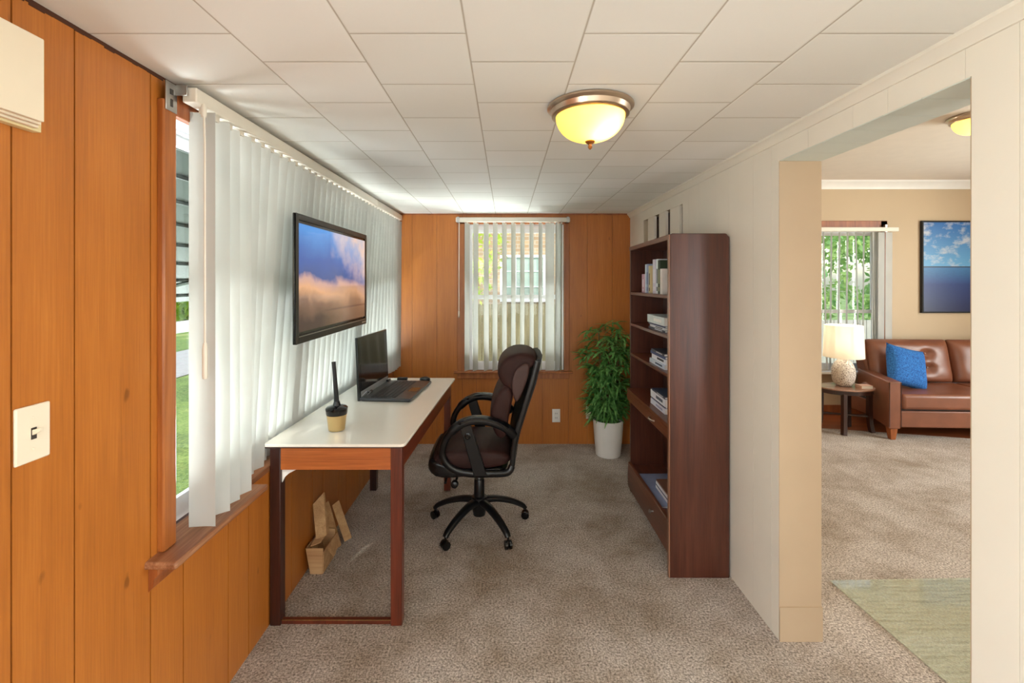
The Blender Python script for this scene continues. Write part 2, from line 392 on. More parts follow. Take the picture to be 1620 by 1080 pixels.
def sweep(bm, pts, sizes, n=12, up=(0, 1, 0), power=2.6, mi=0):
    """swept rounded section; sizes = (half width along up, half thickness) per point"""
    up = Vector(up); P = [Vector(p) for p in pts]; rings = []
    for i, p in enumerate(P):
        t = (P[min(i+1, len(P)-1)]-P[max(i-1, 0)]).normalized()
        s_ = (up - t*up.dot(t))
        if s_.length < 1e-4: s_ = Vector((1, 0, 0)) - t*t.x
        s_.normalize(); q = t.cross(s_).normalized()
        sz = sizes[i] if isinstance(sizes, list) else sizes
        ring = []
        for k in range(n):
            a = 2*math.pi*(k+.5)/n; ca, sa = math.cos(a), math.sin(a)
            e = 2/power
            ring.append(p + s_*sz[0]*math.copysign(abs(ca)**e, ca) + q*sz[1]*math.copysign(abs(sa)**e, sa))
        rings.append(ring)
    loft(bm, rings, True, mi)
def spline(pts, m=6):
    """Catmull-Rom through points"""
    P = [Vector(p) for p in pts]; out = []
    for i in range(len(P)-1):
        p0 = P[max(i-1, 0)]; p1 = P[i]; p2 = P[i+1]; p3 = P[min(i+2, len(P)-1)]
        for k in range(m):
            t = k/m
            out.append(.5*((2*p1)+(p2-p0)*t+(2*p0-5*p1+4*p2-p3)*t*t+(3*p1-p0-3*p2+p3)*t**3))
    out.append(P[-1]); return out
def tube(bm, pts, r, n=8, mi=0): sweep(bm, pts, (r, r), n, (.13, .07, 1), 2, mi)

def link(name, bm, mats, parent=None, origin=(0, 0, 0), bevel=0, sub=0, smooth=True, segs=2, angle=38):
    """one mesh object; vertices given in world space when origin is the world position of its parent/base"""
    bmesh.ops.recalc_face_normals(bm, faces=bm.faces[:])
    if any(origin): bmesh.ops.translate(bm, verts=bm.verts[:], vec=-Vector(origin))
    if smooth:
        for f in bm.faces: f.smooth = True
        for e in bm.edges:
            if len(e.link_faces) == 2 and e.calc_face_angle(0) > R(angle): e.smooth = False
    me = bpy.data.meshes.new(name); bm.to_mesh(me); bm.free()
    for m in (mats if isinstance(mats, (list, tuple)) else [mats]): me.materials.append(m)
    o = bpy.data.objects.new(name, me); col.objects.link(o)
    if parent is not None: o.parent = parent
    else: o.location = origin
    if bevel:
        b = o.modifiers.new('bevel', 'BEVEL'); b.width = bevel; b.segments = segs; b.limit_method = 'ANGLE'; b.angle_limit = R(35)
        b.harden_normals = False
    if sub:
        s_ = o.modifiers.new('sub', 'SUBSURF'); s_.levels = sub; s_.render_levels = sub
    return o
def thing(name, label, cat, loc=(0, 0, 0), rotz=0, group=None):
    o = bpy.data.objects.new(name, None); col.objects.link(o); o.location = loc; o.rotation_euler = (0, 0, rotz)
    o.empty_display_size = .1
    return tag(o, label, cat, group)
def tag(o, label=None, cat=None, group=None, kind=None):
    if label: o['label'] = label
    if cat: o['category'] = cat
    if group: o['group'] = group
    if kind: o['kind'] = kind
    return o
def struct(name, bm, m, parent=None, **kw):
    o = link(name, bm, m, parent, **kw)
    if parent is None: o['kind'] = 'structure'
    return o

# ============================================================ ROOM SHELL
XL, XR, YB, ZC = -1.125, 1.238, 4.58, 2.30
YR = -2.5                                       # rear end of both rooms, behind the camera
WT = .19                                        # partition thickness
LRX, LRY, LRZ = 6.6, 5.62, 2.85                 # living room right wall, far wall, ceiling

def wall(name, axis, surf, out, a0, a1, z0, z1, holes, grooves, mats, thick=.12, gap=.0042, skin=.006, **kw):
    """panelled wall: strips of panelling over a backing body; axis is the direction the wall runs in.
    surf = position of the visible face, out = +1/-1 direction the body extends to"""
    bm = nb()
    def bx(u0, u1, s0, s1, q0, q1, mi):
        lo, hi = sorted((s0, s1))
        if axis == 'y': box(bm, lo, hi, u0, u1, q0, q1, mi)
        else: box(bm, u0, u1, lo, hi, q0, q1, mi)
    def spans(u0, u1):
        cuts = [(z0, z1)]
        for h0, h1, k0, k1 in holes:
            if u0 >= h0-1e-5 and u1 <= h1+1e-5:
                nw = []
                for c0, c1 in cuts:
                    if k0 > c0: nw.append((c0, min(c1, k0)))
                    if k1 < c1: nw.append((max(c0, k1), c1))
                    if k1 <= c0 or k0 >= c1: nw.append((c0, c1))
                cuts = [c for c in nw if c[1]-c[0] > 1e-4]
        return cuts
    edges = sorted({a0, a1, *[h[0] for h in holes], *[h[1] for h in holes]})
    for u0, u1 in zip(edges[:-1], edges[1:]):
        for q0, q1 in spans(u0, u1): bx(u0, u1, surf+out*skin, surf+out*thick, q0, q1, 1)
    gs = [g for g in grooves if a0 < g < a1]
    ed2 = sorted({*edges, *gs})
    for u0, u1 in zip(ed2[:-1], ed2[1:]):
        v0 = u0+(gap/2 if u0 in gs else 0); v1 = u1-(gap/2 if u1 in gs else 0)
        for q0, q1 in spans(u0, u1): bx(v0, v1, surf, surf+out*skin, q0, q1, 0)
    return struct(name, bm, mats, smooth=False, **kw)

# floor (carpet through both rooms), wooden floor beside the sofa wall
bm = nb(); box(bm, XL-.15, XR+WT, YR-.1, YB+.15, -.12, 0)
hexa(bm, [(XR+WT, YR-.1, -.12), (LRX+.1, YR-.1, -.12), (LRX+.1, 4.25, -.12), (XR+WT, 5.6, -.12), (XR+WT, YR-.1, 0), (LRX+.1, YR-.1, 0), (LRX+.1, 4.25, 0), (XR+WT, 5.6, 0)])
struct('floor', bm, M['carpet'], smooth=False)
bm = nb(); hexa(bm, [(XR+WT, 5.6, -.12), (LRX+.1, 4.25, -.12), (LRX+.1, LRY+.15, -.12), (XR+WT, LRY+.15, -.12), (XR+WT, 5.6, -.008), (LRX+.1, 4.25, -.008), (LRX+.1, LRY+.15, -.008), (XR+WT, LRY+.15, -.008)])
struct('floor', bm, M['floor_wood'], smooth=False)
bm = nb(); box(bm, XL-.15, XR+.02, YR-.1, YB+.15, ZC, ZC+.1)
struct('ceiling', bm, M['ceiling'], smooth=False)
bm = nb(); box(bm, XR+WT-.02, LRX+.1, YR-.1, LRY+.15, LRZ, LRZ+.1)
struct('ceiling', bm, M['lr_ceiling'], smooth=False)

gl = [1.0417, 1.194, 1.449, 1.596, 1.854, 2.0, 2.25, 2.40, 2.66, 2.81, 3.07, 3.22, 3.47, 3.62, 3.88, 4.03, 4.28, 4.43]
gl = [1.0417-.255-.15*0, 1.0417-.41, 1.0417-.66, 1.0417-.82, -.04, -.2, -.45, -.6] + gl
WIN_L = (1.53, 4.47, .745, 2.215); WIN_FILL = (-1.9, -.3, .8, 2.1)  # second hole is unseen, added for the side fill lamp
wall('wall_left', 'y', XL, -1, YR-.1, YB+.12, 0, ZC-.006, [WIN_L, WIN_FILL], gl, [M['panel'], M['groove']])
gb = [-.941, -.695, -.44, -.30, -.05, .10, .36, .62, .809, 1.118-.06]
WIN_B = (-.415, .575, .735, 2.195)
wall('wall_back', 'x', YB, 1, XL-.1, XR+.02, 0, ZC-.004, [WIN_B], gb, [M['panel'], M['groove']], gap=.0022)
gr = [.55, .70, .95, 1.105, 1.236, 1.488, 1.638, 1.88, 2.14, 2.30, 2.55, 2.71, 2.95, 3.11, 3.36, 3.52, 3.9, 4.05, 4.3, 4.46]
DOOR = (1.2195, 2.083, 0, 2.179); SLOT = (3.217, 4.136, 1.90, 2.173); FILL_GAP = (-1.85, -.35, 0, 2.1)  # last hole is unseen, cut to let a fill lamp in
wall('wall_right', 'y', XR, 1, YR-.1, YB, 0, LRZ, [DOOR, SLOT, FILL_GAP], gr, [M['cream'], M['cream_groove']], thick=WT-.006, gap=.0016, skin=.0025)
# living-room faces
bm = nb()
for y0, y1, z0, z1 in ((YR, -1.85, 0, LRZ), (-1.85, -.35, 2.1, LRZ), (-.35, 1.2195, 0, LRZ), (1.2195, 2.083, 2.179, LRZ), (2.083, 3.217, 0, LRZ), (3.217, 4.136, 0, 1.90), (3.217, 4.136, 2.173, LRZ), (4.136, LRY, 0, LRZ)):
    box(bm, XR+WT-.006, XR+WT, y0, y1, z0, z1)
struct('wall_partition', bm, M['tan'], smooth=False)
# jamb lining of the opening
bm = nb(); box(bm, XR+.001, XR+WT+.002, 2.083-.004, 2.083, 0, 2.175)
box(bm, XR+.001, XR+WT+.002, 1.2195, 1.2235, 0, 2.175)
box(bm, XR-.0, XR+WT+.004, 2.083-.010, 2.083-.004, 0, .155)
struct('door_1', bm, M['jamb'], smooth=False)
bm = nb()
y = 1.2235
while y < 2.079:
    y2 = min(y+.143, 2.079); box(bm, XR+.0015, XR+WT, y+.0012, y2-.0012, 2.1755, 2.179); y += .143
struct('trim_1', bm, M['soffit'], smooth=False)
# slot opening above the bookcase: posts and a dark lining board
bm = nb()
for y0, y1 in ((3.28, 3.47), (3.565, 3.72), (3.84, 4.01)):
    box(bm, XR+.002, XR+.022, y0, y1, 1.901, 2.172)
struct('trim_2', bm, M['cream'], smooth=False)
bm = nb(); box(bm, XR+.055, XR+.07, 3.218, 4.135, 1.901, 2.172); struct('trim_3', bm, M['dark_wood'], smooth=False)
# crown along the right wall, quarter rounds elsewhere
bm = nb()
prism(bm, [(XR, ZC), (XR, ZC-.042), (XR-.008, ZC-.042), (XR-.013, ZC-.030), (XR-.026, ZC-.015), (XR-.032, ZC-.011), (XR-.032, ZC)], 'y', YR, YB)
struct('trim_4', bm, M['cream'])
bm = nb()
prism(bm, [(LRY, LRZ), (LRY, LRZ-.10), (LRY-.012, LRZ-.10), (LRY-.02, LRZ-.075), (LRY-.06, LRZ-.03), (LRY-.075, LRZ-.02), (LRY-.075, LRZ)], 'x', XR+WT, LRX)
struct('trim_5', bm, M['white_trim'])
# ragged dark crack between ceiling and the left wall
bm = nb(); y = -1.0
rnd = random.Random(3)
while y < 1.62:
    dy = rnd.uniform(.01, .05); h = .004+.006*rnd.random()+(.006 if y < 1.5 else 0)
    box(bm, XL-.001, XL+.0016, y, y+dy, ZC-h, ZC); y += dy
struct('trim_6', bm, M['groove'], smooth=False)
bm = nb(); box(bm, XL, XR, YB-.006, YB, ZC-.012, ZC); struct('trim_7', bm, M['casing'], smooth=False)
# living room walls
WIN_R = (2.95, 4.58, .53, 2.27)
wall('wall_living_far', 'x', LRY, 1, XR, LRX+.1, 0, LRZ, [WIN_R], [], [M['tan'], M['tan']])
bm = nb(); box(bm, LRX, LRX+.12, YR, 1.0, 0, LRZ); box(bm, LRX, LRX+.12, 3.6, LRY+.1, 0, LRZ); box(bm, LRX, LRX+.12, 1.0, 3.6, 0, .7); box(bm, LRX, LRX+.12, 1.0, 3.6, 2.5, LRZ); struct('wall_living_right', bm, M['tan'], smooth=False)
bm = nb()
# rear walls with an added opening that lets the rear fill lamp in
for x0, x1, z0, z1 in ((XL-.1, -1.0, 0, LRZ), (-1.0, 1.1, 0, .65), (-1.0, 1.1, 2.25, LRZ), (1.1, LRX+.1, 0, LRZ)):
    box(bm, x0, x1, YR-.12, YR, z0, z1)
struct('wall_rear', bm, M['cream'], smooth=False)
bm = nb(); box(bm, XL-.15, XR, YB+.12, YB+.14, ZC+.1, LRZ); box(bm, XL-.15, LRX+.1, YR-.1, LRY+.15, LRZ+.1, LRZ+.2); box(bm, XL-.14, XL-.12, YR, YB+.14, ZC, LRZ+.1)
struct('ceiling_roof', bm, M['concrete'], smooth=False)
bm = nb(); box(bm, XR+WT, 6.6, LRY-.014, LRY, 0, .11); struct('baseboard_back', bm, M['casing'], smooth=False)

# ============================================================ WINDOWS
def window(name, axis, surf, out, u0, u1, z0, z1, n, rail_z, depth=.085, rot=None):
    """white vinyl double-hung units set into the wall; n units side by side"""
    fr = nb(); gls = []
    def bx(b, a0, a1, s0, s1, q0, q1):
        lo, hi = sorted((surf+out*s0, surf+out*s1))
        if axis == 'y': box(b, lo, hi, a0, a1, q0, q1)
        else: box(b, a0, a1, lo, hi, q0, q1)
    W = (u1-u0)/n; f = .045
    sashes = []; panes = []
    for i in range(n):
        a, b = u0+i*W, u0+(i+1)*W
        bx(fr, a, a+f, depth, depth+.03, z0, z1); bx(fr, b-f, b, depth, depth+.03, z0, z1)
        bx(fr, a+f, b-f, depth, depth+.03, z0, z0+.045); bx(fr, a+f, b-f, depth, depth+.03, z1-.045, z1)
        sm = nb()
        for q0, q1, d in ((rail_z-.022, z1-.045, .012), (z0+.045, rail_z+.022, -.004)):
            bx(sm, a+f, a+f+.03, depth+d, depth+d+.018, q0, q1); bx(sm, b-f-.03, b-f, depth+d, depth+d+.018, q0, q1)
            bx(sm, a+f+.03, b-f-.03, depth+d, depth+d+.018, q0, q0+.04); bx(sm, a+f+.03, b-f-.03, depth+d, depth+d+.018, q1-.04, q1)
        sashes.append(sm)
        pm = nb()
        bx(pm, a+f+.03, b-f-.03, depth+.018, depth+.020, rail_z, z1-.08); bx(pm, a+f+.03, b-f-.03, depth+.004, depth+.006, z0+.08, rail_z)
        panes.append(pm)
    root = struct(name, fr, M['vinyl'], smooth=False)
    for sm in sashes: link('window_sash', sm, M['vinyl'], root, smooth=False)
    for pm in panes: link('pane', pm, M['glass'], root, smooth=False)
    return root
w1 = window('window_1', 'y', XL, -1, WIN_L[0], WIN_L[1], WIN_L[2]+.015, WIN_L[3], 3, 1.462, .075)
bm = nb(); box(bm, XL-.004, XL+.022, 1.476, 1.535, .757, ZC-.075); link('window_casing', bm, M['casing_back'], w1, bevel=.006)
bm = nb(); box(bm, XL-.004, XL+.022, 1.535, YB-.012, 2.185, ZC-.03); box(bm, XL-.004, XL+.022, 4.46, YB-.012, .757, 2.185); link('window_casing', bm, M['casing'], w1, bevel=.004)
bm = nb(); box(bm, XL-.07, XL+.098, 1.425, 1.98, .733, .757); link('window_sill', bm, M['stool'], w1, bevel=.007, segs=3)
bm = nb(); box(bm, XL-.07, XL+.004, 1.98, 4.57, .733, .757); link('window_sill', bm, M['stool'], w1)
bm = nb(); prism(bm, [(XL, .733), (XL+.028, .733), (XL+.028, .705), (XL+.018, .695), (XL+.014, .668), (XL, .655)], 'y', 1.44, 1.98); link('sill_apron', bm, M['casing'], w1)
bm = nb()
box(bm, XL-.075, XL-.004, WIN_L[0], WIN_L[0]+.012, .757, WIN_L[3]); box(bm, XL-.075, XL-.004, WIN_L[0], WIN_L[1], WIN_L[3]-.03, WIN_L[3])
link('window_liner', bm, M['vinyl'], w1, smooth=False)

window('window_added_4', 'y', XL, -1, WIN_FILL[0], WIN_FILL[1], WIN_FILL[2], WIN_FILL[3], 2, 1.45, .05)  # unseen window added for the side fill lamp
window('window_added_5', 'x', YR, -1, -1.0, 1.1, .65, 2.25, 2, 1.45, .05)  # unseen window added for the rear fill lamp
window('window_added_6', 'y', LRX, 1, 1.0, 3.6, .7, 2.5, 3, 1.6, .05)  # unseen window added for the living room fill lamp
w2 = window('window_2', 'x', YB, 1, WIN_B[0], WIN_B[1], WIN_B[2], WIN_B[3], 1, 1.466, .03)
bm = nb()
box(bm, -.49, -.415, YB-.018, YB+.004, .73, 2.215); box(bm, .575, .628, YB-.018, YB+.004, .73, 2.215); box(bm, -.49, .628, YB-.018, YB+.004, 2.195, 2.262)
link('window_casing', bm, M['casing_back'], w2, bevel=.004)
bm = nb(); box(bm, -.52, .66, YB-.055, YB+.03, .712, .733); link('window_sill', bm, M['casing_back'], w2, bevel=.006)
bm = nb(); box(bm, -.49, .628, YB-.02, YB, .655, .712); link('sill_apron', bm, M['casing_back'], w2, bevel=.004)

w3 = window('window_3', 'x', LRY, 1, WIN_R[0], WIN_R[1], WIN_R[2], WIN_R[3], 2, 1.25, .03)
bm = nb(); box(bm, 2.87, 2.95, LRY-.018, LRY, .5, 2.36); box(bm, 4.58, 4.66, LRY-.018, LRY, .5, 2.36); box(bm, 2.87, 4.66, LRY-.018, LRY, 2.27, 2.36)
link('window_casing', bm, M['casing'], w3, bevel=.004)
bm = nb(); box(bm, 2.8, 4.70, LRY-.10, LRY+.02, .50, .53); link('window_sill', bm, M['white_trim'], w3, bevel=.006)
bm = nb(); box(bm, 2.87, 4.66, LRY-.03, LRY, .42, .50); link('sill_apron', bm, M['jamb'], w3)

# ============================================================ VERTICAL BLINDS
def slat_bm(p0, p1, ang, wdt=.089, curve=.005, z_cut=None, tw=0.0):
    """slat hanging from p0 (top) to p1 (bottom centre); ang = direction of its width in plan"""
    bm = nb(); P0, P1 = Vector(p0), Vector(p1); n = 5; m = 8; grid = []
    for j in range(m+1):
        t = j/m; c = P0.lerp(P1, t); a = ang+tw*t
        d = Vector((math.cos(a), math.sin(a), 0)); q = Vector((-d.y, d.x, 0))
        row = []
        for i in range(n+1):
            s_ = i/n*2-1
            row.append(c + d*(s_*wdt/2) + q*(curve*(1-s_*s_)))
        grid.append(row)
    F_ = [[bm.verts.new(p) for p in r] for r in grid]
    qn = Vector((-math.sin(ang), math.cos(ang), 0))*.0009
    B_ = [[bm.verts.new(p+qn) for p in r] for r in grid]
    for j in range(m):
        for i in range(n):
            bm.faces.new((F_[j][i], F_[j][i+1], F_[j+1][i+1], F_[j+1][i])); bm.faces.new((B_[j][i], B_[j+1][i], B_[j+1][i+1], B_[j][i+1]))
        bm.faces.new((F_[j][0], F_[j+1][0], B_[j+1][0], B_[j][0])); bm.faces.new((F_[j][n], B_[j][n], B_[j+1][n], F_[j+1][n]))
    for i in range(n):
        bm.faces.new((F_[0][i], B_[0][i], B_[0][i+1], F_[0][i+1])); bm.faces.new((F_[m][i], F_[m][i+1], B_[m][i+1], B_[m][i]))
    return bm
XS = -1.062
def blind_left(label, ya, yb, first, wand):
    org = (XS, ya, 2.2); root = thing('vertical_blind', label, 'window blind', org)
    bm = nb(); box(bm, XS-.024, XS+.024, ya, yb, 2.232, 2.282); link('headrail', bm, M['rail'], root, org, bevel=.004)
    if first:
        bm = nb(); box(bm, XL+.022, XS-.024, ya-.005, ya+.035, 2.278, 2.284); box(bm, XL+.022, XL+.026, ya-.055, ya-.005, 2.19, 2.284); box(bm, XL+.022, XS-.0, ya-.012, ya-.008, 2.25, 2.284)
        link('mounting_bracket', bm, M['steel'], root, org, bevel=.001)
        # exposed screw slots of the bracket
        bm = nb(); box(bm, XL+.026, XL+.0275, ya-.037, ya-.023, 2.245, 2.262); box(bm, XL+.026, XL+.0275, ya-.035, ya-.025, 2.205, 2.23); link('bracket_slot', bm, M['dark_slot'], root, org)
    y = ya+(.065 if first else .03); k = 0
    rr = random.Random(int(ya*10))
    while y < yb-.02:
        behind = y > 2.12
        a = R(90-21)+rr.uniform(-.04, .04); wd = .089
        if first and k == 0: a = R(4)
        if first and k in (1,): a = R(48)
        zb = .775; xb = XS
        if y > 1.88: xb = -1.105
        if y > 1.97: xb = -1.14
        if behind: xb = -1.166 if y < 3.7 else -1.166+min(1, (y-3.7)/.6)*.096
        if xb < XS: xb += rr.uniform(-.004, .004)
        p0 = (XS, y, 2.222); p1 = (xb, y, zb)
        o = link('slat', slat_bm(p0, p1, a, wd, .0035), M['slat'], root, org)
        bm = nb(); box(bm, XS-.004, XS+.004, y-.012, y+.012, 2.214, 2.234); link('hanger', bm, M['rail'], o, org, smooth=False)
        k += 1; y += .0795
    if wand:
        bm = nb(); wy = ya+.025; wx = XS+.032
        tube(bm, [(wx, wy, 2.23), (wx+.006, wy-.004, 2.1), (wx+.008, wy-.006, 1.42)], .0035, 8)
        lathe(bm, [(.002, 1.30), (.007, 1.302), (.0085, 1.31), (.0085, 1.40), (.006, 1.42), (.0035, 1.425)], 12, (wx+.008, wy-.006, 0))
        lathe(bm, [(.007, 2.19), (.009, 2.2), (.009, 2.225), (.005, 2.235)], 10, (wx, wy, 0))
        link('wand', bm, M['rail'], root, org)
    return root
blind_left('long white vertical blind closed over the left window behind the desk', 1.535, 3.70, True, True)
blind_left('short white vertical blind between the wall television and the far left corner', 3.715, 4.575, False, False)

org = (.06, YB-.06, 2.2)
vb = thing('vertical_blind', 'white vertical blind with open gaps over the far window behind the office chair', 'window blind', org)
bm = nb(); box(bm, -.497, .627, YB-.085, YB-.042, 2.208, 2.252); link('headrail', bm, M['rail'], vb, org, bevel=.005)
for x in (-.475, .605):
    bm = nb(); box(bm, x-.012, x+.012, YB-.091, YB-.03, 2.203, 2.258); link('mounting_bracket', bm, M['steel'], vb, org, bevel=.002)
yy = YB-.062
for x, a in [(-.385, 62), (-.300, 60)] + [(-.287+.0895*k, 60) for k in range(1, 8)] + [(.43, 4), (.515, 40), (.545, 75)]:
    wd = .089
    o = link('slat', slat_bm((x, yy, 2.2), (x+random.uniform(-.006, .006), yy, .745), R(a), wd, .004), M['slat'], vb, org)
    bm = nb(); box(bm, x-.008, x+.008, yy-.004, yy+.004, 2.19, 2.212); link('hanger', bm, M['rail'], o, org, smooth=False)
bm = nb(); tube(bm, [(-.462, yy-.03, 2.2), (-.464, yy-.03, 1.29)], .0045, 8); lathe(bm, [(.004, 1.27), (.008, 1.275), (.008, 1.33), (.004, 1.335)], 10, (-.464, yy-.03, 0)); link('wand', bm, M['rail'], vb, org)

org = (3.8, LRY-.06, 2.2)
vb = thing('vertical_blind', 'living room vertical blind with slats turned open behind the table lamp', 'window blind', org)
bm = nb(); box(bm, 2.85, 4.74, LRY-.09, LRY-.045, 2.225, 2.275); link('headrail', bm, M['rail'], vb, org, bevel=.005)
bm = nb(); box(bm, 4.60, 4.625, LRY-.06, LRY-.017, 2.22, 2.31); link('mounting_bracket', bm, M['steel'], vb, org)
yy = LRY-.067
rr = random.Random(5)
for k in range(16):
    x = 2.96+k*.098
    # turned to face the sight line so that mostly their edges show
    a = 74+rr.uniform(-2, 2)-k*.6
    o = link('slat', slat_bm((x, yy, 2.215), (x+rr.uniform(-.03, .05), yy, .55), R(a), .075, .004), M['slat'], vb, org)
for x, a in ((4.46, 20), (4.50, 50), (4.54, 8), (4.63, 3)):
    link('slat', slat_bm((x, yy-.01, 2.215), (x+rr.uniform(-.02, .0), yy-.01, .55), R(a), .085, .004), M['slat'], vb, org)

# ============================================================ DESK
DZ = .862
Yn, Yf = 2.16, 3.63
def dl(y): return -1.155+(y-Yn)*.03        # left edge
def dr(y): return -.478+(y-Yn)*.05         # right edge
org = (-.8, 2.9, 0)
desk = thing('desk', 'long white topped desk with dark wooden legs along the blinds', 'desk', org)
bm = nb()
c = .022
out = [(dl(Yn)+.004, Yn), (dr(Yn)-c, Yn), (dr(Yn)-c*.3, Yn+c*.3), (dr(Yn), Yn+c), (dr(Yf), Yf-c), (dr(Yf)-c*.3, Yf-c*.3), (dr(Yf)-c, Yf), (dl(Yf), Yf)]
prism(bm, out, 'z', DZ-.014, DZ); link('tabletop', bm, M['desk_white'], desk, org, bevel=.003)
bm = nb(); prism(bm, [(x+(.008 if x < -.9 else -.010), y+(.006 if y < 3 else -.006)) for x, y in out], 'z', DZ-.02, DZ-.014); link('top_edge_band', bm, M['desk_leg_dark'], desk, org)
X0, X1 = XL+.006, -.494
bm = nb(); box(bm, X0, X1-.05, Yn+.012, Yn+.032, DZ-.125, DZ-.02); link('apron', bm, M['desk_wood'], desk, org, bevel=.002)
bm = nb(); hexa(bm, [(X1-.022, Yn+.055, DZ-.125), (X1-.004, Yn+.055, DZ-.125), (dr(Yf)-.03, Yf-.06, DZ-.125), (dr(Yf)-.048, Yf-.06, DZ-.125), (X1-.022, Yn+.055, DZ-.02), (X1-.004, Yn+.055, DZ-.02), (dr(Yf)-.03, Yf-.06, DZ-.02), (dr(Yf)-.048, Yf-.06, DZ-.02)])
link('apron', bm, M['desk_side'], desk, org)
bm = nb(); box(bm, dl(Yf)+.05, dr(Yf)-.08, Yf-.04, Yf-.02, DZ-.125, DZ-.02); link('apron', bm, M['desk_side'], desk, org)
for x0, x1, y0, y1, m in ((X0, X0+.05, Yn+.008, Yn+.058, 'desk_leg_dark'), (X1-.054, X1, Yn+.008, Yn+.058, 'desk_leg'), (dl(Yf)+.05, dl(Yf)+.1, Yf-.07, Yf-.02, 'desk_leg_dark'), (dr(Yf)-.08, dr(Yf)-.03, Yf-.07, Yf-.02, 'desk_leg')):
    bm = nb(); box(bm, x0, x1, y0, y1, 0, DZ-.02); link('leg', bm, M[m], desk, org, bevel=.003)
bm = nb(); box(bm, X0+.05, X1-.054, Yn+.018, Yn+.04, .001, .022); link('stretcher', bm, M['desk_leg'], desk, org, bevel=.002)
bm = nb(); box(bm, X0+.05, X1-.054, Yn+.016, Yn+.018, .020, .024); link('stretcher_inlay', bm, M['gold'], desk, org)
bm = nb(); prism(bm, [(X0+.05, DZ-.125), (X0+.125, DZ-.125), (X0+.085, DZ-.145), (X0+.062, DZ-.165), (X0+.05, DZ-.19)], 'y', Yn+.024, Yn+.034); link('corner_brace', bm, M['white_trim'], desk, org)

# ---- pen cup
org = (-.877, 2.37, DZ)
cup = thing('pen_cup', 'small brass cup with black top and upright black stick on the desk', 'desk accessory', org)
bm = nb(); lathe(bm, [(.034, 0), (.038, .001), (.041, .004), (.049, .075), (.051, .082), (.049, .083)], 36, org); link('cup', bm, M['gold'], cup, org)
bm = nb(); lathe(bm, [(.050, .083), (.053, .088), (.055, .115), (.048, .122), (.02, .128), (.014, .15)], 36, org); link('holder_top', bm, M['black_gloss'], cup, org)
bm = nb()
sweep(bm, [(org[0], org[1], org[2]+.12), (org[0]-.002, org[1], org[2]+.17), (org[0]-.010, org[1], org[2]+.28), (org[0]-.016, org[1], org[2]+.352)], [(.012, .015), (.009, .012), (.008, .010), (.009, .010)], 12)
link('stick', bm, M['black_matte'], cup, org)

# ---- laptop
org = (-.94, 2.925, DZ)
lap = thing('laptop', 'large open laptop with dark screen and black keyboard on the desk', 'laptop', org, R(-5))
L = .535
bm = nb(); box(bm, .0, .335, 0, L, .004, .022); deck = link('keyboard_base', bm, M['deck'], lap, bevel=.005, segs=3)
bm = nb(); box(bm, .015, .325, .01, L-.01, 0, .0045); link('rubber_foot', bm, M['black_matte'], deck)
bm = nb()
for r_ in range(6):
    for k in range(16):
        x = .065+r_*.028; y = .03+k*.0297
        if r_ == 5 and 4 < k < 10: continue
        box(bm, x, x+.023, y, y+.0255, .022, .026)
box(bm, .065+5*.028, .088+5*.028, .03+5*.0297, .03+10*.0297-.004, .022, .026)
link('keys', bm, M['keys'], deck, bevel=.0015)
bm = nb(); box(bm, .255, .318, .2, .31, .0222, .0228); link('touchpad', bm, M['black_gloss'], deck)
bm = nb()
def tilt(x0, x1, y0, y1, z0, z1, k=-.04):
    hexa(bm, [(x0+k*z0, y0, z0), (x1+k*z0, y0, z0), (x1+k*z0, y1, z0), (x0+k*z0, y1, z0), (x0+k*z1, y0, z1), (x1+k*z1, y0, z1), (x1+k*z1, y1, z1), (x0+k*z1, y1, z1)])
tilt(-.012, .006, 0, L, .0, .405); lid = link('screen_bezel', bm, M['black_gloss'], lap, bevel=.004)
bm = nb(); tilt(.0062, .0068, .03, L-.03, .075, .385); link('screen', bm, M['screen_off'], lid)
bm = nb(); tilt(.0062, .009, .02, L-.02, .022, .058); link('silver_strip', bm, M['silver'], lid, bevel=.003)
for y in (.12, L-.06):
    bm = nb(); lathe(bm, [(.011, y), (.011, y+.05)], 12, (.016, 0, .026), axis='y'); link('hinge', bm, M['black'], lid)
bm = nb(); tube(bm, [(.01, .02, .03), (.04, .03, .06), (.055, .06, .05), (.03, .06, .028)], .0018, 6); link('cable', bm, M['silver'], lap)

bm = nb(); o3 = (-.625, 3.52, DZ)
lathe(bm, [(.02, 0), (.028, .002), (.031, .012), (.027, .024), (.016, .031), (.004, .033)], 20, o3)
for v in bm.verts: v.co.x = o3[0]+(v.co.x-o3[0])*1.35
tag(link('computer_mouse', bm, M['black'], None, o3), 'small black mouse on the desk past the laptop keyboard', 'computer mouse')
bm = nb(); o3 = (-.80, 3.54, DZ); box(bm, -.84, -.765, 3.52, 3.56, DZ, DZ+.022)
tag(link('power_adapter', bm, M['black_matte'], None, o3, bevel=.004), 'low dark adapter block on the desk behind the laptop screen', 'power adapter')

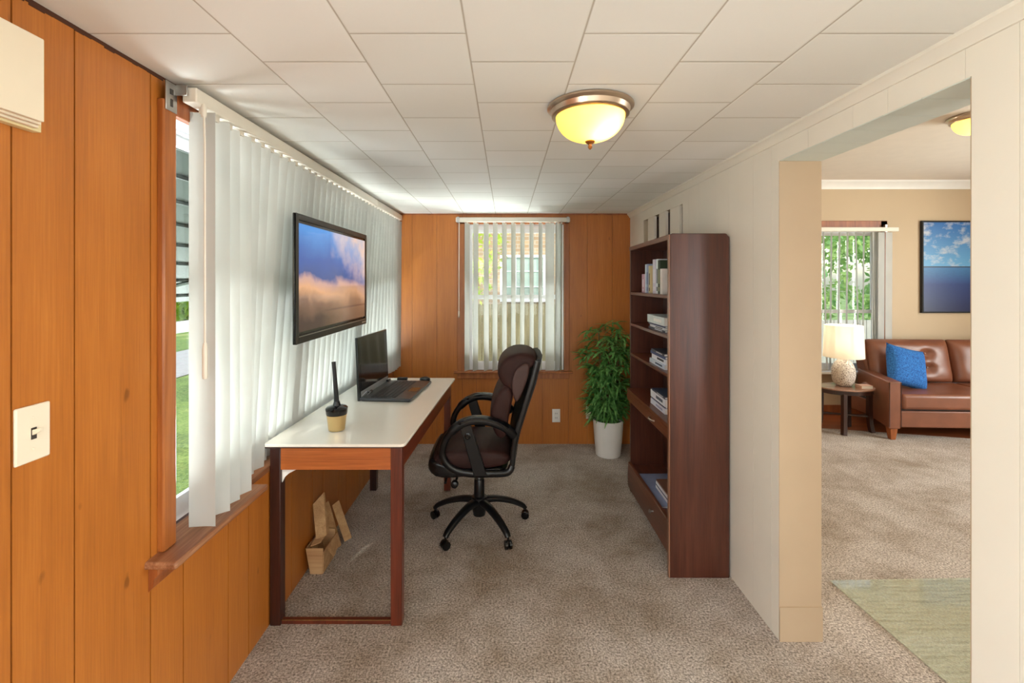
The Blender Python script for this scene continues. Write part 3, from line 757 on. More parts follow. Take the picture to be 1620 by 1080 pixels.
# ============================================================ TELEVISION
org = (-1.04, 2.70, 1.64)
tv = thing('television', 'black framed flat television showing blue and orange clouds before the blinds', 'television', org)
bm = nb(); box(bm, -1.008, -.996, 2.158, 3.250, 1.330, 1.955); bz = link('bezel', bm, M['black_gloss'], tv, org, bevel=.004)
bm = nb(); box(bm, -.9938, -.9928, 2.158+.036, 3.250-.036, 1.330+.055, 1.955-.045); link('screen', bm, M['tv'], tv, org, smooth=False)
bm = nb()
for y0, y1, z0, z1 in ((2.158, 2.190, 1.33, 1.955), (3.213, 3.25, 1.33, 1.955), (2.19, 3.213, 1.925, 1.955), (2.19, 3.213, 1.33, 1.372)):
    box(bm, -.9942, -.991, y0, y1, z0, z1)
link('front_frame', bm, M['black'], bz, org, bevel=.003)
bm = nb(); box(bm, -.991, -.989, 2.19, 3.22, 1.362, 1.366); box(bm, -.991, -.989, 3.15, 3.23, 1.342, 1.352); link('chrome_strip', bm, M['steel'], bz, org)
bm = nb(); box(bm, -1.21, -1.008, 2.49, 2.53, 1.62, 1.66); box(bm, -1.033, -1.008, 2.36, 2.68, 1.5, 1.78); link('wall_mount', bm, M['black_matte'], tv, org)

# ============================================================ OFFICE CHAIR
CX, CY = -.18, 3.05
ch = thing('office_chair', 'high back black office chair with dark brown cushions facing the desk', 'office chair', (CX, CY, 0))
def cushion(name, prof, w_, mat, parent, sub=2, y0=0.0, ends=((-1, .80), (-.90, .97), (-.5, 1.0), (0, 1.015), (.5, 1.0), (.90, .97), (1, .80))):
    cx = sum(p[0] for p in prof)/len(prof); cz = sum(p[1] for p in prof)/len(prof)
    bm = nb()
    loft(bm, [[(cx+(x-cx)*s_, y0+t*w_, cz+(z-cz)*s_) for x, z in prof] for t, s_ in ends])
    return link(name, bm, mat, parent, sub=sub)
# seat: deep waterfall cushion
seat = cushion('seat', [(-.30, .50), (-.27, .575), (-.16, .60), (.0, .595), (.15, .59), (.22, .56), (.22, .50), (.1, .478), (-.1, .468), (-.24, .445), (-.30, .455)], .255, M['chair_leather'], ch)
cushion('seat_shell', [(-.315, .47), (-.31, .53), (-.28, .56), (-.26, .50), (-.15, .485), (.2, .49), (.21, .455), (.0, .435), (-.18, .415), (-.28, .425)], .262, M['black'], ch, 1)
cushion('backrest', [(.085, .72), (.07, .80), (.10, .90), (.145, .985), (.20, 1.0), (.235, .95), (.21, .85), (.19, .74), (.185, .655), (.13, .63)], .235, M['chair_leather'], ch)
cushion('headrest', [(.16, .975), (.12, 1.03), (.125, 1.10), (.17, 1.16), (.25, 1.195), (.34, 1.185), (.385, 1.15), (.37, 1.10), (.30, 1.08), (.25, 1.0), (.225, .92), (.19, .93)], .22, M['chair_leather'], ch)
cushion('side_bolster', [(.225, .90), (.205, 1.0), (.225, 1.08), (.28, 1.13), (.335, 1.13), (.31, 1.02), (.27, .92), (.245, .88)], .05, M['chair_side'], ch, 2, -.20)
cushion('side_bolster', [(.225, .90), (.205, 1.0), (.225, 1.08), (.28, 1.13), (.335, 1.13), (.31, 1.02), (.27, .92), (.245, .88)], .05, M['chair_side'], ch, 2, .20)
for s_ in (-1, 1):
    bm = nb()
    sweep(bm, spline([(.372, s_*.235, 1.14), (.335, s_*.240, 1.0), (.29, s_*.243, .85), (.245, s_*.245, .71), (.225, s_*.245, .60), (.215, s_*.245, .50), (.19, s_*.24, .452)]), (.016, .017), 10)
    link('back_frame', bm, M['black'], ch)
bm = nb()
pr = [(.40, 1.155), (.365, 1.0), (.315, .85), (.27, .71), (.245, .6), (.235, .52), (.205, .52), (.215, .62), (.235, .72), (.28, .86), (.33, 1.0), (.37, 1.15)]
loft(bm, [[(x+dx, y, z) for x, z in pr] for y, dx in ((-.225, 0), (-.1, .012), (.1, .012), (.225, 0))]); link('back_shell', bm, M['black_matte'], ch)
for s_ in (-1, 1):
    y = s_*.285
    arm = nb()
    path = spline([(.225, y-s_*.035, .690), (.17, y-s_*.01, .748), (.08, y, .785), (-.02, y, .792), (-.10, y, .765), (-.17, y, .70), (-.205, y, .62), (-.195, y, .55), (-.14, y, .495), (-.05, y-s_*.005, .468), (.08, y-s_*.015, .462), (.185, y-s_*.03, .463), (.215, y-s_*.04, .50)], 6)
    n = len(path); sz = []
    for i in range(n):
        t = i/(n-1)
        wv = .033 if t < .38 else .033-.015*min(1, (t-.38)/.15)
        hv = .027 if t < .4 else .021
        sz.append((wv, hv))
    sweep(arm, path, sz, 14)
    a = link('armrest', arm, M['black'], ch)
    bm = nb(); p2 = [p+Vector((0, 0, .012)) for p in path[3:27]]; sweep(bm, p2, [(.036*min(1, (i+1)/3, (len(p2)-i)/3), .014) for i in range(len(p2))], 12)
    link('arm_pad', bm, M['black_gloss'], a)
    bm = nb(); hexa(bm, [(-.015, y-.012, .455), (.065, y-.012, .455), (.065, y+.012, .455), (-.015, y+.012, .455), (-.10, y-.012, .752), (-.035, y-.012, .770), (-.035, y+.012, .770), (-.10, y+.012, .752)])
    st = link('arm_strut', bm, M['black'], a, bevel=.005)
    bm = nb(); lathe(bm, [(.019, 0), (.019, s_*.006), (.013, s_*.008), (.008, s_*.004)], 16, (-.052, y+s_*.012, .70), axis='y'); link('bolt_cap', bm, M['black_gloss'], st)
bm = nb(); box(bm, -.12, .12, -.10, .10, .385, .44); box(bm, -.24, -.10, -.03, .03, .395, .43); mech = link('tilt_mechanism', bm, M['black_matte'], ch, bevel=.012)
bm = nb(); tube(bm, [(-.12, -.06, .41), (-.13, -.2, .40), (-.135, -.245, .395)], .008); lathe(bm, [(.01, -.275), (.02, -.27), (.024, -.25), (.016, -.225), (.009, -.22)], 14, (-.135, 0, .392), axis='y')
tube(bm, [(-.20, -.02, .40), (-.20, -.14, .385), (-.20, -.19, .372)], .009); link('lever', bm, M['black'], mech)
bm = nb(); lathe(bm, [(.014, .30), (.014, .39), (.02, .39)], 20); link('gas_piston', bm, M['steel'], ch)
bm = nb(); lathe(bm, [(.036, .135), (.038, .15), (.036, .2), (.034, .31), (.03, .318)], 24); link('column_cover', bm, M['black'], ch)
bm = nb(); lathe(bm, [(.03, .075), (.04, .08), (.05, .14), (.055, .165), (.05, .20), (.036, .205)], 24); link('hub', bm, M['black'], ch)
for k in range(5):
    a = R(18+72*k); d = Vector((math.cos(a), math.sin(a), 0)); sd = (-d.y, d.x, 0)
    bm = nb()
    pth = spline([d*.035+Vector((0, 0, .175)), d*.12+Vector((0, 0, .168)), d*.22+Vector((0, 0, .138)), d*.30+Vector((0, 0, .098)), d*.325+Vector((0, 0, .072))], 4)
    sweep(bm, pth, [(.030-.012*i/(len(pth)-1), .021-.006*i/(len(pth)-1)) for i in range(len(pth))], 12, sd)
    leg = link('leg', bm, M['black'], ch)
    bm = nb(); c0 = d*.325
    tube(bm, [(c0.x, c0.y, .085), (c0.x, c0.y, .05)], .007)
    wv = Vector((math.cos(a+1.2), math.sin(a+1.2), 0))
    for t in (-1, 1):
        cc = c0+wv*(t*.013)+Vector((0, 0, .0275))
        rings = []
        for off, r_ in ((-.010, .020), (-.008, .0265), (.008, .0265), (.010, .020)):
            ring = []
            for i in range(20):
                b_ = 2*math.pi*i/20; q = wv.cross(Vector((0, 0, 1)))
                ring.append(cc+wv*off+q*(r_*math.cos(b_))+Vector((0, 0, r_*math.sin(b_))))
            rings.append(ring)
        loft(bm, rings)
    link('caster', bm, M['black_gloss'], leg)

# ============================================================ BOOKCASE
BX0, BXF, BX1 = .90, .962, 1.226
By0, By1, BZ = 2.517, 3.57, 1.893
org = (1.08, 3.04, 0)
bc = thing('bookcase', 'tall mahogany bookcase with open shelves and two drawers against the cream wall', 'bookcase', org)
bm = nb()
c = .03
prism(bm, [(BX0, 0), (BX0, BZ-.008), (BX0+.012, BZ), (BX1-.02, BZ), (BX1, BZ-.02), (BX1, 0)], 'y', By0, By0+.028); link('side_panel', bm, M['mahogany'], bc, org, bevel=.003)
bm = nb(); box(bm, BX0-.006, BX0, By0+.002, By0+.026, 0, BZ-.006); link('front_edge', bm, M['mahogany_edge'], bc, org)
bm = nb(); box(bm, BXF, BX1, By1-.025, By1, 0, BZ); link('side_panel', bm, M['mahogany'], bc, org, bevel=.002)
bm = nb(); box(bm, BX1-.012, BX1-.002, By0+.028, By1-.025, .02, BZ-.01); link('back_panel', bm, M['mahogany'], bc, org)
def shelf(z, t=.02, x0=BXF, nm='shelf', m='mahogany_h'):
    bm = nb(); box(bm, x0, BX1-.012, By0+.028, By1-.025, z-t, z); return link(nm, bm, M[m], bc, org, bevel=.002)
bm = nb(); hexa(bm, [(BX0+.01, By0+.028, BZ-.03), (BX1, By0+.028, BZ-.03), (BX1, By1, BZ-.03), (BXF-.004, By1, BZ-.03), (BX0+.01, By0+.028, BZ), (BX1, By0+.028, BZ), (BX1, By1, BZ), (BXF-.004, By1, BZ)])
link('top_panel', bm, M['mahogany_h'], bc, org, bevel=.002)
SH = (1.545, 1.305, 1.075)
for z in SH: shelf(z)
shelf(.805, .022, BXF-.03); shelf(.21, .02)
for z0, z1, x in ((.715, .783, BXF-.026), (.045, .235, BXF-.02)):
    bm = nb(); prism(bm, [(x+.02, z0), (x, z0), (x-.004, z0+(z1-z0)*.5), (x, z1-.006), (x+.008, z1), (x+.02, z1)], 'y', By0+.032, By1-.028)
    dw = link('drawer', bm, M['mahogany_h'], bc, org)
    bm = nb(); zc = (z0+z1)/2; yc = 2.93
    if z0 > .5:
        sweep(bm, spline([(x, yc-.045, zc), (x-.018, yc-.03, zc), (x-.022, yc, zc), (x-.018, yc+.03, zc), (x, yc+.045, zc)], 4), (.005, .004), 8, (0, 0, 1))
    else:
        lathe(bm, [(.006, 0), (.006, -.014), (.012, -.018), (.013, -.024), (.008, -.028)], 16, (x-.003, yc, zc+.02), axis='x')
    link('drawer_handle', bm, M['steel'], dw, org)
bm = nb(); box(bm, BXF+.02, BX1-.012, By0+.028, By1-.025, 0, .045); link('plinth', bm, M['dark_wood'], bc, org)

# ---- books
def book_mat(name, c, r=.5): return plain(name, srgb(*c), r, var=.06, scale=20)
def book(label, group, x0, x1, y0, y1, z0, z1, c, spine, upright=True, title=None):
    """spine faces -X; upright or lying; cover wraps the pages on three sides"""
    org = ((x0+x1)/2, (y0+y1)/2, z0)
    b = thing('book', label, 'book', org, 0, group)
    t = .0022
    m1 = book_mat('book_cover', c)
    bm = nb()
    if upright:
        box(bm, x0, x0+t, y0, y1, z0, z1); box(bm, x0+t, x1, y0, y0+t, z0, z1); box(bm, x0+t, x1, y1-t, y1, z0, z1)
    else:
        box(bm, x0, x0+t, y0, y1, z0, z1); box(bm, x0+t, x1, y0, y1, z0, z0+t); box(bm, x0+t, x1, y0, y1, z1-t, z1)
    link('cover', bm, m1, b, org, smooth=False)
    bm = nb()
    if upright: box(bm, x0+t, x1-.004, y0+t, y1-t, z0+.003, z1-.003)
    else: box(bm, x0+t, x1-.004, y0+.003, y1-.003, z0+t, z1-t)
    link('pages', bm, M['paper'], b, org, smooth=False)
    if spine:
        bm = nb(); H = (z1-z0)
        if upright:
            for a0, a1 in ((.08, .2), (.3, .72)): box(bm, x0-.0006, x0, y0+(y1-y0)*.3, y0+(y1-y0)*.7, z0+H*a0, z0+H*a1)
        else: box(bm, x0-.0006, x0, y0+(y1-y0)*.15, y0+(y1-y0)*.6, z0+H*.3, z0+H*.7)
        link('spine_band', bm, book_mat('spine_band', spine), b, org, smooth=False)
    return b
g = 'books standing on the top shelf'
zb = SH[0]
ups = [(3.395, .062, .135, (206, 170, 184), (236, 226, 232), 'short pink and white book, first from the far end of the top shelf'),
       (3.330, .050, .205, (214, 226, 238), (190, 206, 224), 'pale blue tall book beside the short pink book on the top shelf'),
       (3.275, .042, .205, (150, 164, 196), (90, 104, 140), 'slate blue book beside the pale blue one on the top shelf'),
       (3.228, .038, .192, (206, 190, 146), (70, 70, 60), 'cream yellow thin book near the middle of the top shelf'),
       (3.150, .055, .232, (214, 208, 224), (236, 236, 240), 'tall lilac white book right of the cream yellow one'),
       (3.092, .048, .232, (222, 230, 234), (60, 74, 80), 'tall white book with a dark spine title on the top shelf'),
       (3.040, .044, .222, (50, 66, 48), (150, 160, 120), 'dark green book second from the near end of the top shelf'),
       (2.992, .040, .165, (236, 232, 226), None, 'short white book next to the bookcase side, nearest on the top shelf')]
for y, w_, h, c_, sp_, lab in ups:
    book(lab, g, 1.0+.01*random.random(), 1.17, y-w_, y, zb, zb+h, c_, sp_)
def stack(group, z, y0, y1, items, x0=.985, jit=.012):
    rr = random.Random(int(z*100))
    for h, c_, sp_, lab, dy in items:
        j = rr.uniform(0, jit)
        book(lab, group, x0+j, 1.19, y0+rr.uniform(-.006, .006), y1+dy, z, z+h, c_, sp_, False); z += h
stack('books lying on the second shelf', SH[1], 2.87, 3.17, [
    (.014, (70, 72, 86), (220, 224, 230), 'thin grey book at the bottom of the pile on the second shelf', .02),
    (.016, (206, 210, 216), (60, 60, 70), 'thin pale book in the middle of the pile on the second shelf', .0),
    (.012, (40, 54, 92), None, 'thin navy book under the thick book on the second shelf', .03),
    (.052, (214, 224, 224), (240, 240, 236), 'thick pale book topping the pile on the second shelf', .04)])
stack('books lying on the third shelf', SH[2], 2.86, 3.12, [
    (.030, (206, 218, 232), (70, 84, 110), 'pale blue book at the bottom of the third shelf pile', .04),
    (.034, (226, 228, 234), (30, 34, 44), 'white book with black mark in the third shelf pile', .02),
    (.018, (60, 76, 122), None, 'thin blue book near the top of the third shelf pile', .03),
    (.016, (70, 72, 84), (200, 200, 210), 'thin charcoal book on top of the third shelf pile', .0)])
stack('books lying on the drawer shelf', .806, 2.83, 3.06, [
    (.034, (222, 226, 238), (160, 168, 200), 'white book at the bottom of the drawer shelf pile', .05),
    (.012, (34, 48, 84), None, 'thin navy book above the bottom one on the drawer shelf', .04),
    (.046, (226, 230, 236), (70, 80, 96), 'thick white book in the middle of the drawer shelf pile', .05),
    (.014, (52, 62, 82), (190, 190, 196), 'thin slate book topping the pile on the drawer shelf', .02)], .975)
stack('magazines on the bottom shelf', .211, 2.86, 3.30, [
    (.012, (120, 130, 160), (210, 216, 230), 'grey blue magazine flat on the bottom shelf, front edge out', .05)], .965, .0)
stack('magazines on the bottom shelf', .211, 2.83, 3.13, [
    (.015, (226, 226, 232), None, 'white magazine at the bottom of the bottom shelf pile', .0),
    (.012, (60, 70, 100), None, 'dark blue magazine second from the bottom of the low pile', .0),
    (.015, (232, 232, 236), None, 'white magazine in the middle of the low pile', .0),
    (.010, (66, 74, 96), (220, 220, 226), 'thin dark magazine under the brown cover on the bottom shelf', .0),
    (.010, (118, 78, 60), None, 'brown covered magazine on top of the bottom shelf pile', .0)], 1.195-.13, .0) if False else None
def mag(lab, c_, z, h, x0, x1, y0, y1): book(lab, 'magazines on the bottom shelf', x0, x1, y0, y1, z, z+h, c_, None, False)
mag('white magazine at the bottom of the bottom shelf pile', (226, 226, 232), .223, .017, 1.02, 1.19, 2.86, 3.13)
mag('dark blue magazine second in the bottom shelf pile', (60, 70, 100), .240, .012, 1.022, 1.19, 2.86, 3.13)
mag('white magazine third in the bottom shelf pile', (232, 232, 236), .252, .017, 1.02, 1.19, 2.865, 3.125)
mag('thin brown magazine topping the bottom shelf pile', (118, 78, 60), .269, .010, 1.024, 1.19, 2.86, 3.13)

# ============================================================ PLANT
PX, PY = .955, 4.30
org = (PX, PY, 0)
pl = thing('potted_plant', 'leafy green palm like plant in a white pot in the far corner', 'plant', org)
bm = nb(); lathe(bm, [(.0, 0.0), (.108, 0), (.114, .006), (.128, .15), (.139, .325), (.137, .334), (.130, .332), (.126, .29), (.0, .288)], 48, org, cap=False); link('pot', bm, M['pot'], pl, org)
bm = nb(); lathe(bm, [(.0, .297), (.06, .303), (.127, .298)], 24, org, cap=False); link('soil', bm, M['soil'], pl, org)
rr = random.Random(11)
leaf = nb(); stems = []
def blade(bm, base, d, length, width, droop):
    d = d.normalized(); side = d.cross(Vector((0, 0, 1)))
    if side.length < .05: side = Vector((1, 0, 0))
    side.normalize(); side = (side+Vector((0, 0, rr.uniform(-.5, .5)))).normalized(); p = base.copy(); prev = None; n = 5
    for i in range(n+1):
        t = i/n; w_ = width*math.sin(math.pi*min(.97, t*.9+.1))**.8
        a = bm.verts.new(p-side*w_/2); b = bm.verts.new(p+Vector((0, 0, -w_*.15))); c = bm.verts.new(p+side*w_/2)
        if prev:
            bm.faces.new((prev[0], prev[1], b, a)); bm.faces.new((prev[1], prev[2], c, b))
        prev = (a, b, c)
        d = (d+Vector((0, 0, -droop/n))).normalized(); p = p+d*(length/n)
        p.x = min(p.x, XR-.012); p.y = min(p.y, YB-.012)
for k in range(7):
    a0 = rr.uniform(0, 6.28); r0 = rr.uniform(.01, .06); h = (1.20, 1.16, 1.02, .92, .80, 1.18, 1.08)[k]
    bx0 = PX+r0*math.cos(a0); by0 = PY+r0*math.sin(a0)
    tx = PX+(-.10, .04, -.04, .07, -.06, .10, -.01)[k]; ty = PY+(-.06, .05, .06, -.09, -.08, -.02, -.10)[k]
    pts = spline([(bx0, by0, .28), (bx0*.6+tx*.4, by0*.6+ty*.4, .5), (tx, ty, h-.04)], 8)
    bm = nb(); tube(bm, pts, .0085 if k < 4 else .006, 8); stems.append(bm)
    z = .50
    while z < h:
        t = max(0, min(1, (z-.28)/(h-.3))); idx = int(t*(len(pts)-1)); p = pts[idx]
        for q in range(3 if z > .55 else 1):
            a = rr.uniform(0, 6.28); el = rr.uniform(-.1, .8)
            d = Vector((math.cos(a)*math.cos(el), math.sin(a)*math.cos(el), math.sin(el)))
            L_ = rr.uniform(.05, .14)*(1.3 if z > .85 else 1.0 if z > .6 else .7); e = p+d*L_
            e.x = min(e.x, XR-.04); e.y = min(e.y, YB-.04)
            tube(stems[-1], [p, p.lerp(e, .5)+Vector((0, 0, .01)), e], .002, 5)
            nbld = rr.randint(6, 9)
            for j in range(nbld):
                fa = (j/(nbld-1)-.5)*2.7
                dd = Vector((d.x*math.cos(fa)-d.y*math.sin(fa), d.x*math.sin(fa)+d.y*math.cos(fa), rr.uniform(-.35, .75)))
                blade(leaf, e, dd, rr.uniform(.09, .175), rr.uniform(.017, .029), rr.uniform(.3, 1.5))
        z += rr.uniform(.045, .075)
for bm in stems: link('stem', bm, M['stem'], pl, org)
link('foliage', leaf, M['leaf'], pl, org, angle=80)

# ============================================================ SMALL WALL THINGS
org = (XL, 1.083, 1.275)
sw = thing('light_switch', 'cream toggle light switch plate on the orange panelled wall', 'light switch', org)
bm = nb(); box(bm, XL, XL+.008, 1.043, 1.124, 1.208, 1.341); link('plate', bm, M['switch'], sw, org, bevel=.005, segs=3)
bm = nb(); box(bm, XL+.008, XL+.0095, 1.077, 1.089, 1.261, 1.288); link('toggle_slot', bm, M['dark_slot'], sw, org)
bm = nb(); hexa(bm, [(XL+.008, 1.078, 1.270), (XL+.008, 1.088, 1.270), (XL+.008, 1.088, 1.283), (XL+.008, 1.078, 1.283), (XL+.028, 1.0795, 1.281), (XL+.028, 1.0865, 1.281), (XL+.028, 1.0865, 1.288), (XL+.028, 1.0795, 1.288)]); link('toggle', bm, M['switch'], sw, org, bevel=.001)
for z in (1.238, 1.311):
    bm = nb(); lathe(bm, [(.0035, .008), (.0035, .0092), (.001, .0096)], 12, (XL, 1.083, z), axis='x'); link('screw', bm, M['switch'], sw, org)

org = (XL, 1.0, 2.1)
cm = thing('door_chime', 'cream box with stepped layers high on the orange wall, top left', 'door chime', org)
bm = nb(); box(bm, XL, XL+.022, .80, 1.088, 1.985, 2.185); link('base_plate', bm, M['chime_base'], cm, org, bevel=.002)
for i, (x1, z0) in enumerate(((XL+.034, 1.990), (XL+.046, 1.995), (XL+.058, 2.0))):
    bm = nb(); box(bm, (XL+.022, XL+.034, XL+.046)[i]+.002, x1, .80, 1.070-.006*i, z0, 2.195-.002*i); link('cover_layer', bm, M['chime'], cm, org, bevel=.0015)
bm = nb(); box(bm, XL+.022, XL+.056, .805, 1.060, 2.002, 2.190); link('cover_core', bm, M['chime_base'], cm, org)

org = (.498, YB, .284)
ou = thing('power_outlet', 'white duplex outlet low on the far panelled wall beside the chair', 'power outlet', org)
bm = nb(); box(bm, .458, .538, YB-.006, YB, .218, .350); link('plate', bm, M['outlet'], ou, org, bevel=.003)
for z in (.262, .306):
    bm = nb(); box(bm, .480, .516, YB-.0085, YB-.006, z-.015, z+.015); s_ = link('socket', bm, M['outlet'], ou, org, bevel=.002)
    bm = nb(); box(bm, .489, .4925, YB-.0092, YB-.0085, z-.006, z+.008); box(bm, .5035, .507, YB-.0092, YB-.0085, z-.006, z+.008); link('slot', bm, M['dark_slot'], s_, org)
bm = nb(); hexa(bm, [(.795, YB-.012, .255), (.885, YB-.05, .268), (.885, YB-.046, .268), (.795, YB-.004, .255), (.795, YB-.012, .385), (.875, YB-.05, .355), (.875, YB-.046, .355), (.795, YB-.004, .385)])
tag(link('paper_flap', bm, M['switch'], None, (.84, YB-.02, .3), smooth=False), 'cream folded card flap on the far wall beside the white pot', 'card')

# ---- cardboard under the desk
def card_thing(name, label, faces, cat, grp=None):
    pass
D0 = (-1.06, 2.68, 0)
cb = thing('cardboard_box', 'open cardboard box on the carpet against the wall under the desk', 'cardboard box', D0)
bm = nb()
def plate(bm, pts, t=.004):
    P = [Vector(p) for p in pts]; nrm = (P[1]-P[0]).cross(P[2]-P[0]).normalized()*t
    A = [bm.verts.new(p) for p in P]; B = [bm.verts.new(p+nrm) for p in P]; n = len(P)
    bm.faces.new(A); bm.faces.new(B[::-1])
    for i in range(n): bm.faces.new((A[i], B[i], B[(i+1) % n], A[(i+1) % n]))
bx0, bx1, by0, by1, bz = -1.112, -1.025, 2.555, 2.745, .15
plate(bm, [(bx0+.02, by0, 0), (bx1, by0, 0), (bx1+.01, by0-.012, bz), (bx0, by0-.012, bz)])
plate(bm, [(bx1, by0, 0), (bx1-.0, by1, 0), (bx1+.01, by1, bz-.02), (bx1+.01, by0-.012, bz-.02)])
plate(bm, [(bx0+.02, by1, 0), (bx1, by1, 0), (bx1, by1, bz), (bx0, by1, bz)])
plate(bm, [(bx0+.02, by0, 0), (bx0+.02, by1, 0), (bx0, by1, bz), (bx0, by0, bz)])
plate(bm, [(bx0+.02, by0, .002), (bx1, by0, .002), (bx1, by1, .002), (bx0+.02, by1, .002)])
link('box_body', bm, M['card'], cb, D0, smooth=False)
bm = nb(); plate(bm, [(bx0+.02, by0+.0, bz), (bx1-.02, by0+.03, bz+.006), (bx1-.02, by1-.06, bz+.012), (bx0+.02, by1-.03, bz+.03)]); link('box_flap', bm, M['card'], cb, D0, smooth=False)
bm = nb(); plate(bm, [(bx1+.012, by0+.03, bz-.02), (bx1+.012, by1, bz-.02), (bx1+.03, by1, bz-.09), (bx1+.03, by0+.08, bz-.10)]); link('box_flap', bm, M['card'], cb, D0, smooth=False)
D1 = (-1.04, 2.76, .17)
fc = thing('folded_cardboard', 'folded cardboard sleeve leaning upright on the cardboard box under the desk', 'cardboard', D1)
bm = nb(); hexa(bm, [(-1.080, 2.60, .165), (-1.035, 2.64, .165), (-1.035, 2.68, .17), (-1.080, 2.64, .17), (-1.120, 2.65, .34), (-1.085, 2.72, .375), (-1.083, 2.735, .375), (-1.118, 2.67, .34)])
link('sleeve', bm, M['card'], fc, D1, bevel=.002)
bm = nb(); hexa(bm, [(-1.050, 2.77, .002), (-1.02, 2.81, .002), (-1.015, 2.825, .004), (-1.045, 2.785, .004), (-1.112, 2.75, .27), (-1.088, 2.79, .29), (-1.084, 2.80, .29), (-1.108, 2.76, .27)])
link('folded_leaf', bm, M['card'], fc, D1, bevel=.002)
bm = nb(); hexa(bm, [(-1.01, 2.86, .002), (-.985, 2.90, .002), (-.98, 2.91, .004), (-1.005, 2.87, .004), (-1.085, 2.85, .235), (-1.062, 2.89, .245), (-1.058, 2.90, .245), (-1.081, 2.86, .235)])
link('folded_leaf', bm, M['card'], fc, D1, bevel=.002)

# ============================================================ CEILING LIGHTS
def flush_light(label, x, y, z, energy, s_=1.0):
    org = (x, y, z); r = thing('ceiling_light', label, 'ceiling light', org)
    bm = nb(); lathe(bm, [(.0, 0), (.158*s_, 0), (.163*s_, -.004), (.163*s_, -.010), (.158*s_, -.014), (.150*s_, -.018), (.144*s_, -.034), (.146*s_, -.038), (.138*s_, -.043), (.132*s_, -.043), (.128*s_, -.038), (.0, -.035)], 64, org, cap=False); link('canopy', bm, M['nickel'], r, org)
    bm = nb(); pr = [(.130*s_, -.040)]+[(.130*s_*math.cos(a*math.pi/2/12)**.85, -.040-.094*math.sin(a*math.pi/2/12)) for a in range(1, 12)]+[(.006, -.134)]
    lathe(bm, pr, 48, org, cap=False); link('glass_bowl', bm, M['bowl'], r, org)
    bm = nb(); lathe(bm, [(.004, -.128), (.017, -.130), (.019, -.137), (.012, -.143), (.007, -.146), (.006, -.151), (.009, -.155), (.006, -.162), (.001, -.166)], 20, org); link('finial', bm, M['bronze'], r, org)
    for dx, dy, e in ((.04, -.045, energy), ):
        l = lamp('ceiling_bulb', 'POINT', (x+dx, y+dy, z-.085), e, (1, .90, .74), size=.022)
    return r
flush_light('dome ceiling light with brass rim and lit glass bowl in the office', .32, 1.75, ZC, 2.2)
flush_light('ceiling light in the living room, half hidden by the doorway wall', 3.47, 3.39, LRZ, 5)

# ============================================================ LIVING ROOM
# sofa (arms splay outward to the front)
SX, SY = 3.90, 4.67
SW = 2.3; org = (SX, SY, 0)
so = thing('sofa', 'brown leather sofa with button tufted back cushions against the living room wall', 'sofa', org, R(-3))
def sbox(name, pts, mat, parent=so, bev=.02, segs=4, sub=0):
    bm = nb(); hexa(bm, pts); return link(name, bm, mat, parent, bevel=bev, segs=segs, sub=sub)
def rect(x0, x1, y0, y1, z0, z1): return [(x0, y0, z0), (x1, y0, z0), (x1, y1, z0), (x0, y1, z0), (x0, y0, z1), (x1, y0, z1), (x1, y1, z1), (x0, y1, z1)]
sl = .24
for m in (0, 1):
    f = (lambda x: x) if m == 0 else (lambda x: SW-x)
    P = [(f(0), 0, .12), (f(.115), 0, .12), (f(.115+sl), .80, .12), (f(sl), .80, .12), (f(0), 0, .60), (f(.125), 0, .60), (f(.125+sl), .80, .59), (f(sl), .80, .59)]
    if m: P = [P[1], P[0], P[3], P[2], P[5], P[4], P[7], P[6]]
    a = sbox('armrest', P, M['leather'], bev=.012)
    bm = nb(); x_ = f(.118); 
    tube(bm, [(f(.006), -.002, .14), (f(.006), -.002, .592), (f(.119), -.002, .592), (f(.119), -.002, .14)], .0035, 6); link('welt', bm, M['chair_side'], a)
sbox('seat_frame', rect(.12, SW-.12, .02, .75, .13, .30), M['leather'], bev=.012)
for i in range(2):
    x0 = .125+i*1.025; sbox('seat_cushion', rect(x0+.004, x0+1.021, -.01, .60, .315, .475), M['leather'], bev=.035, segs=5)
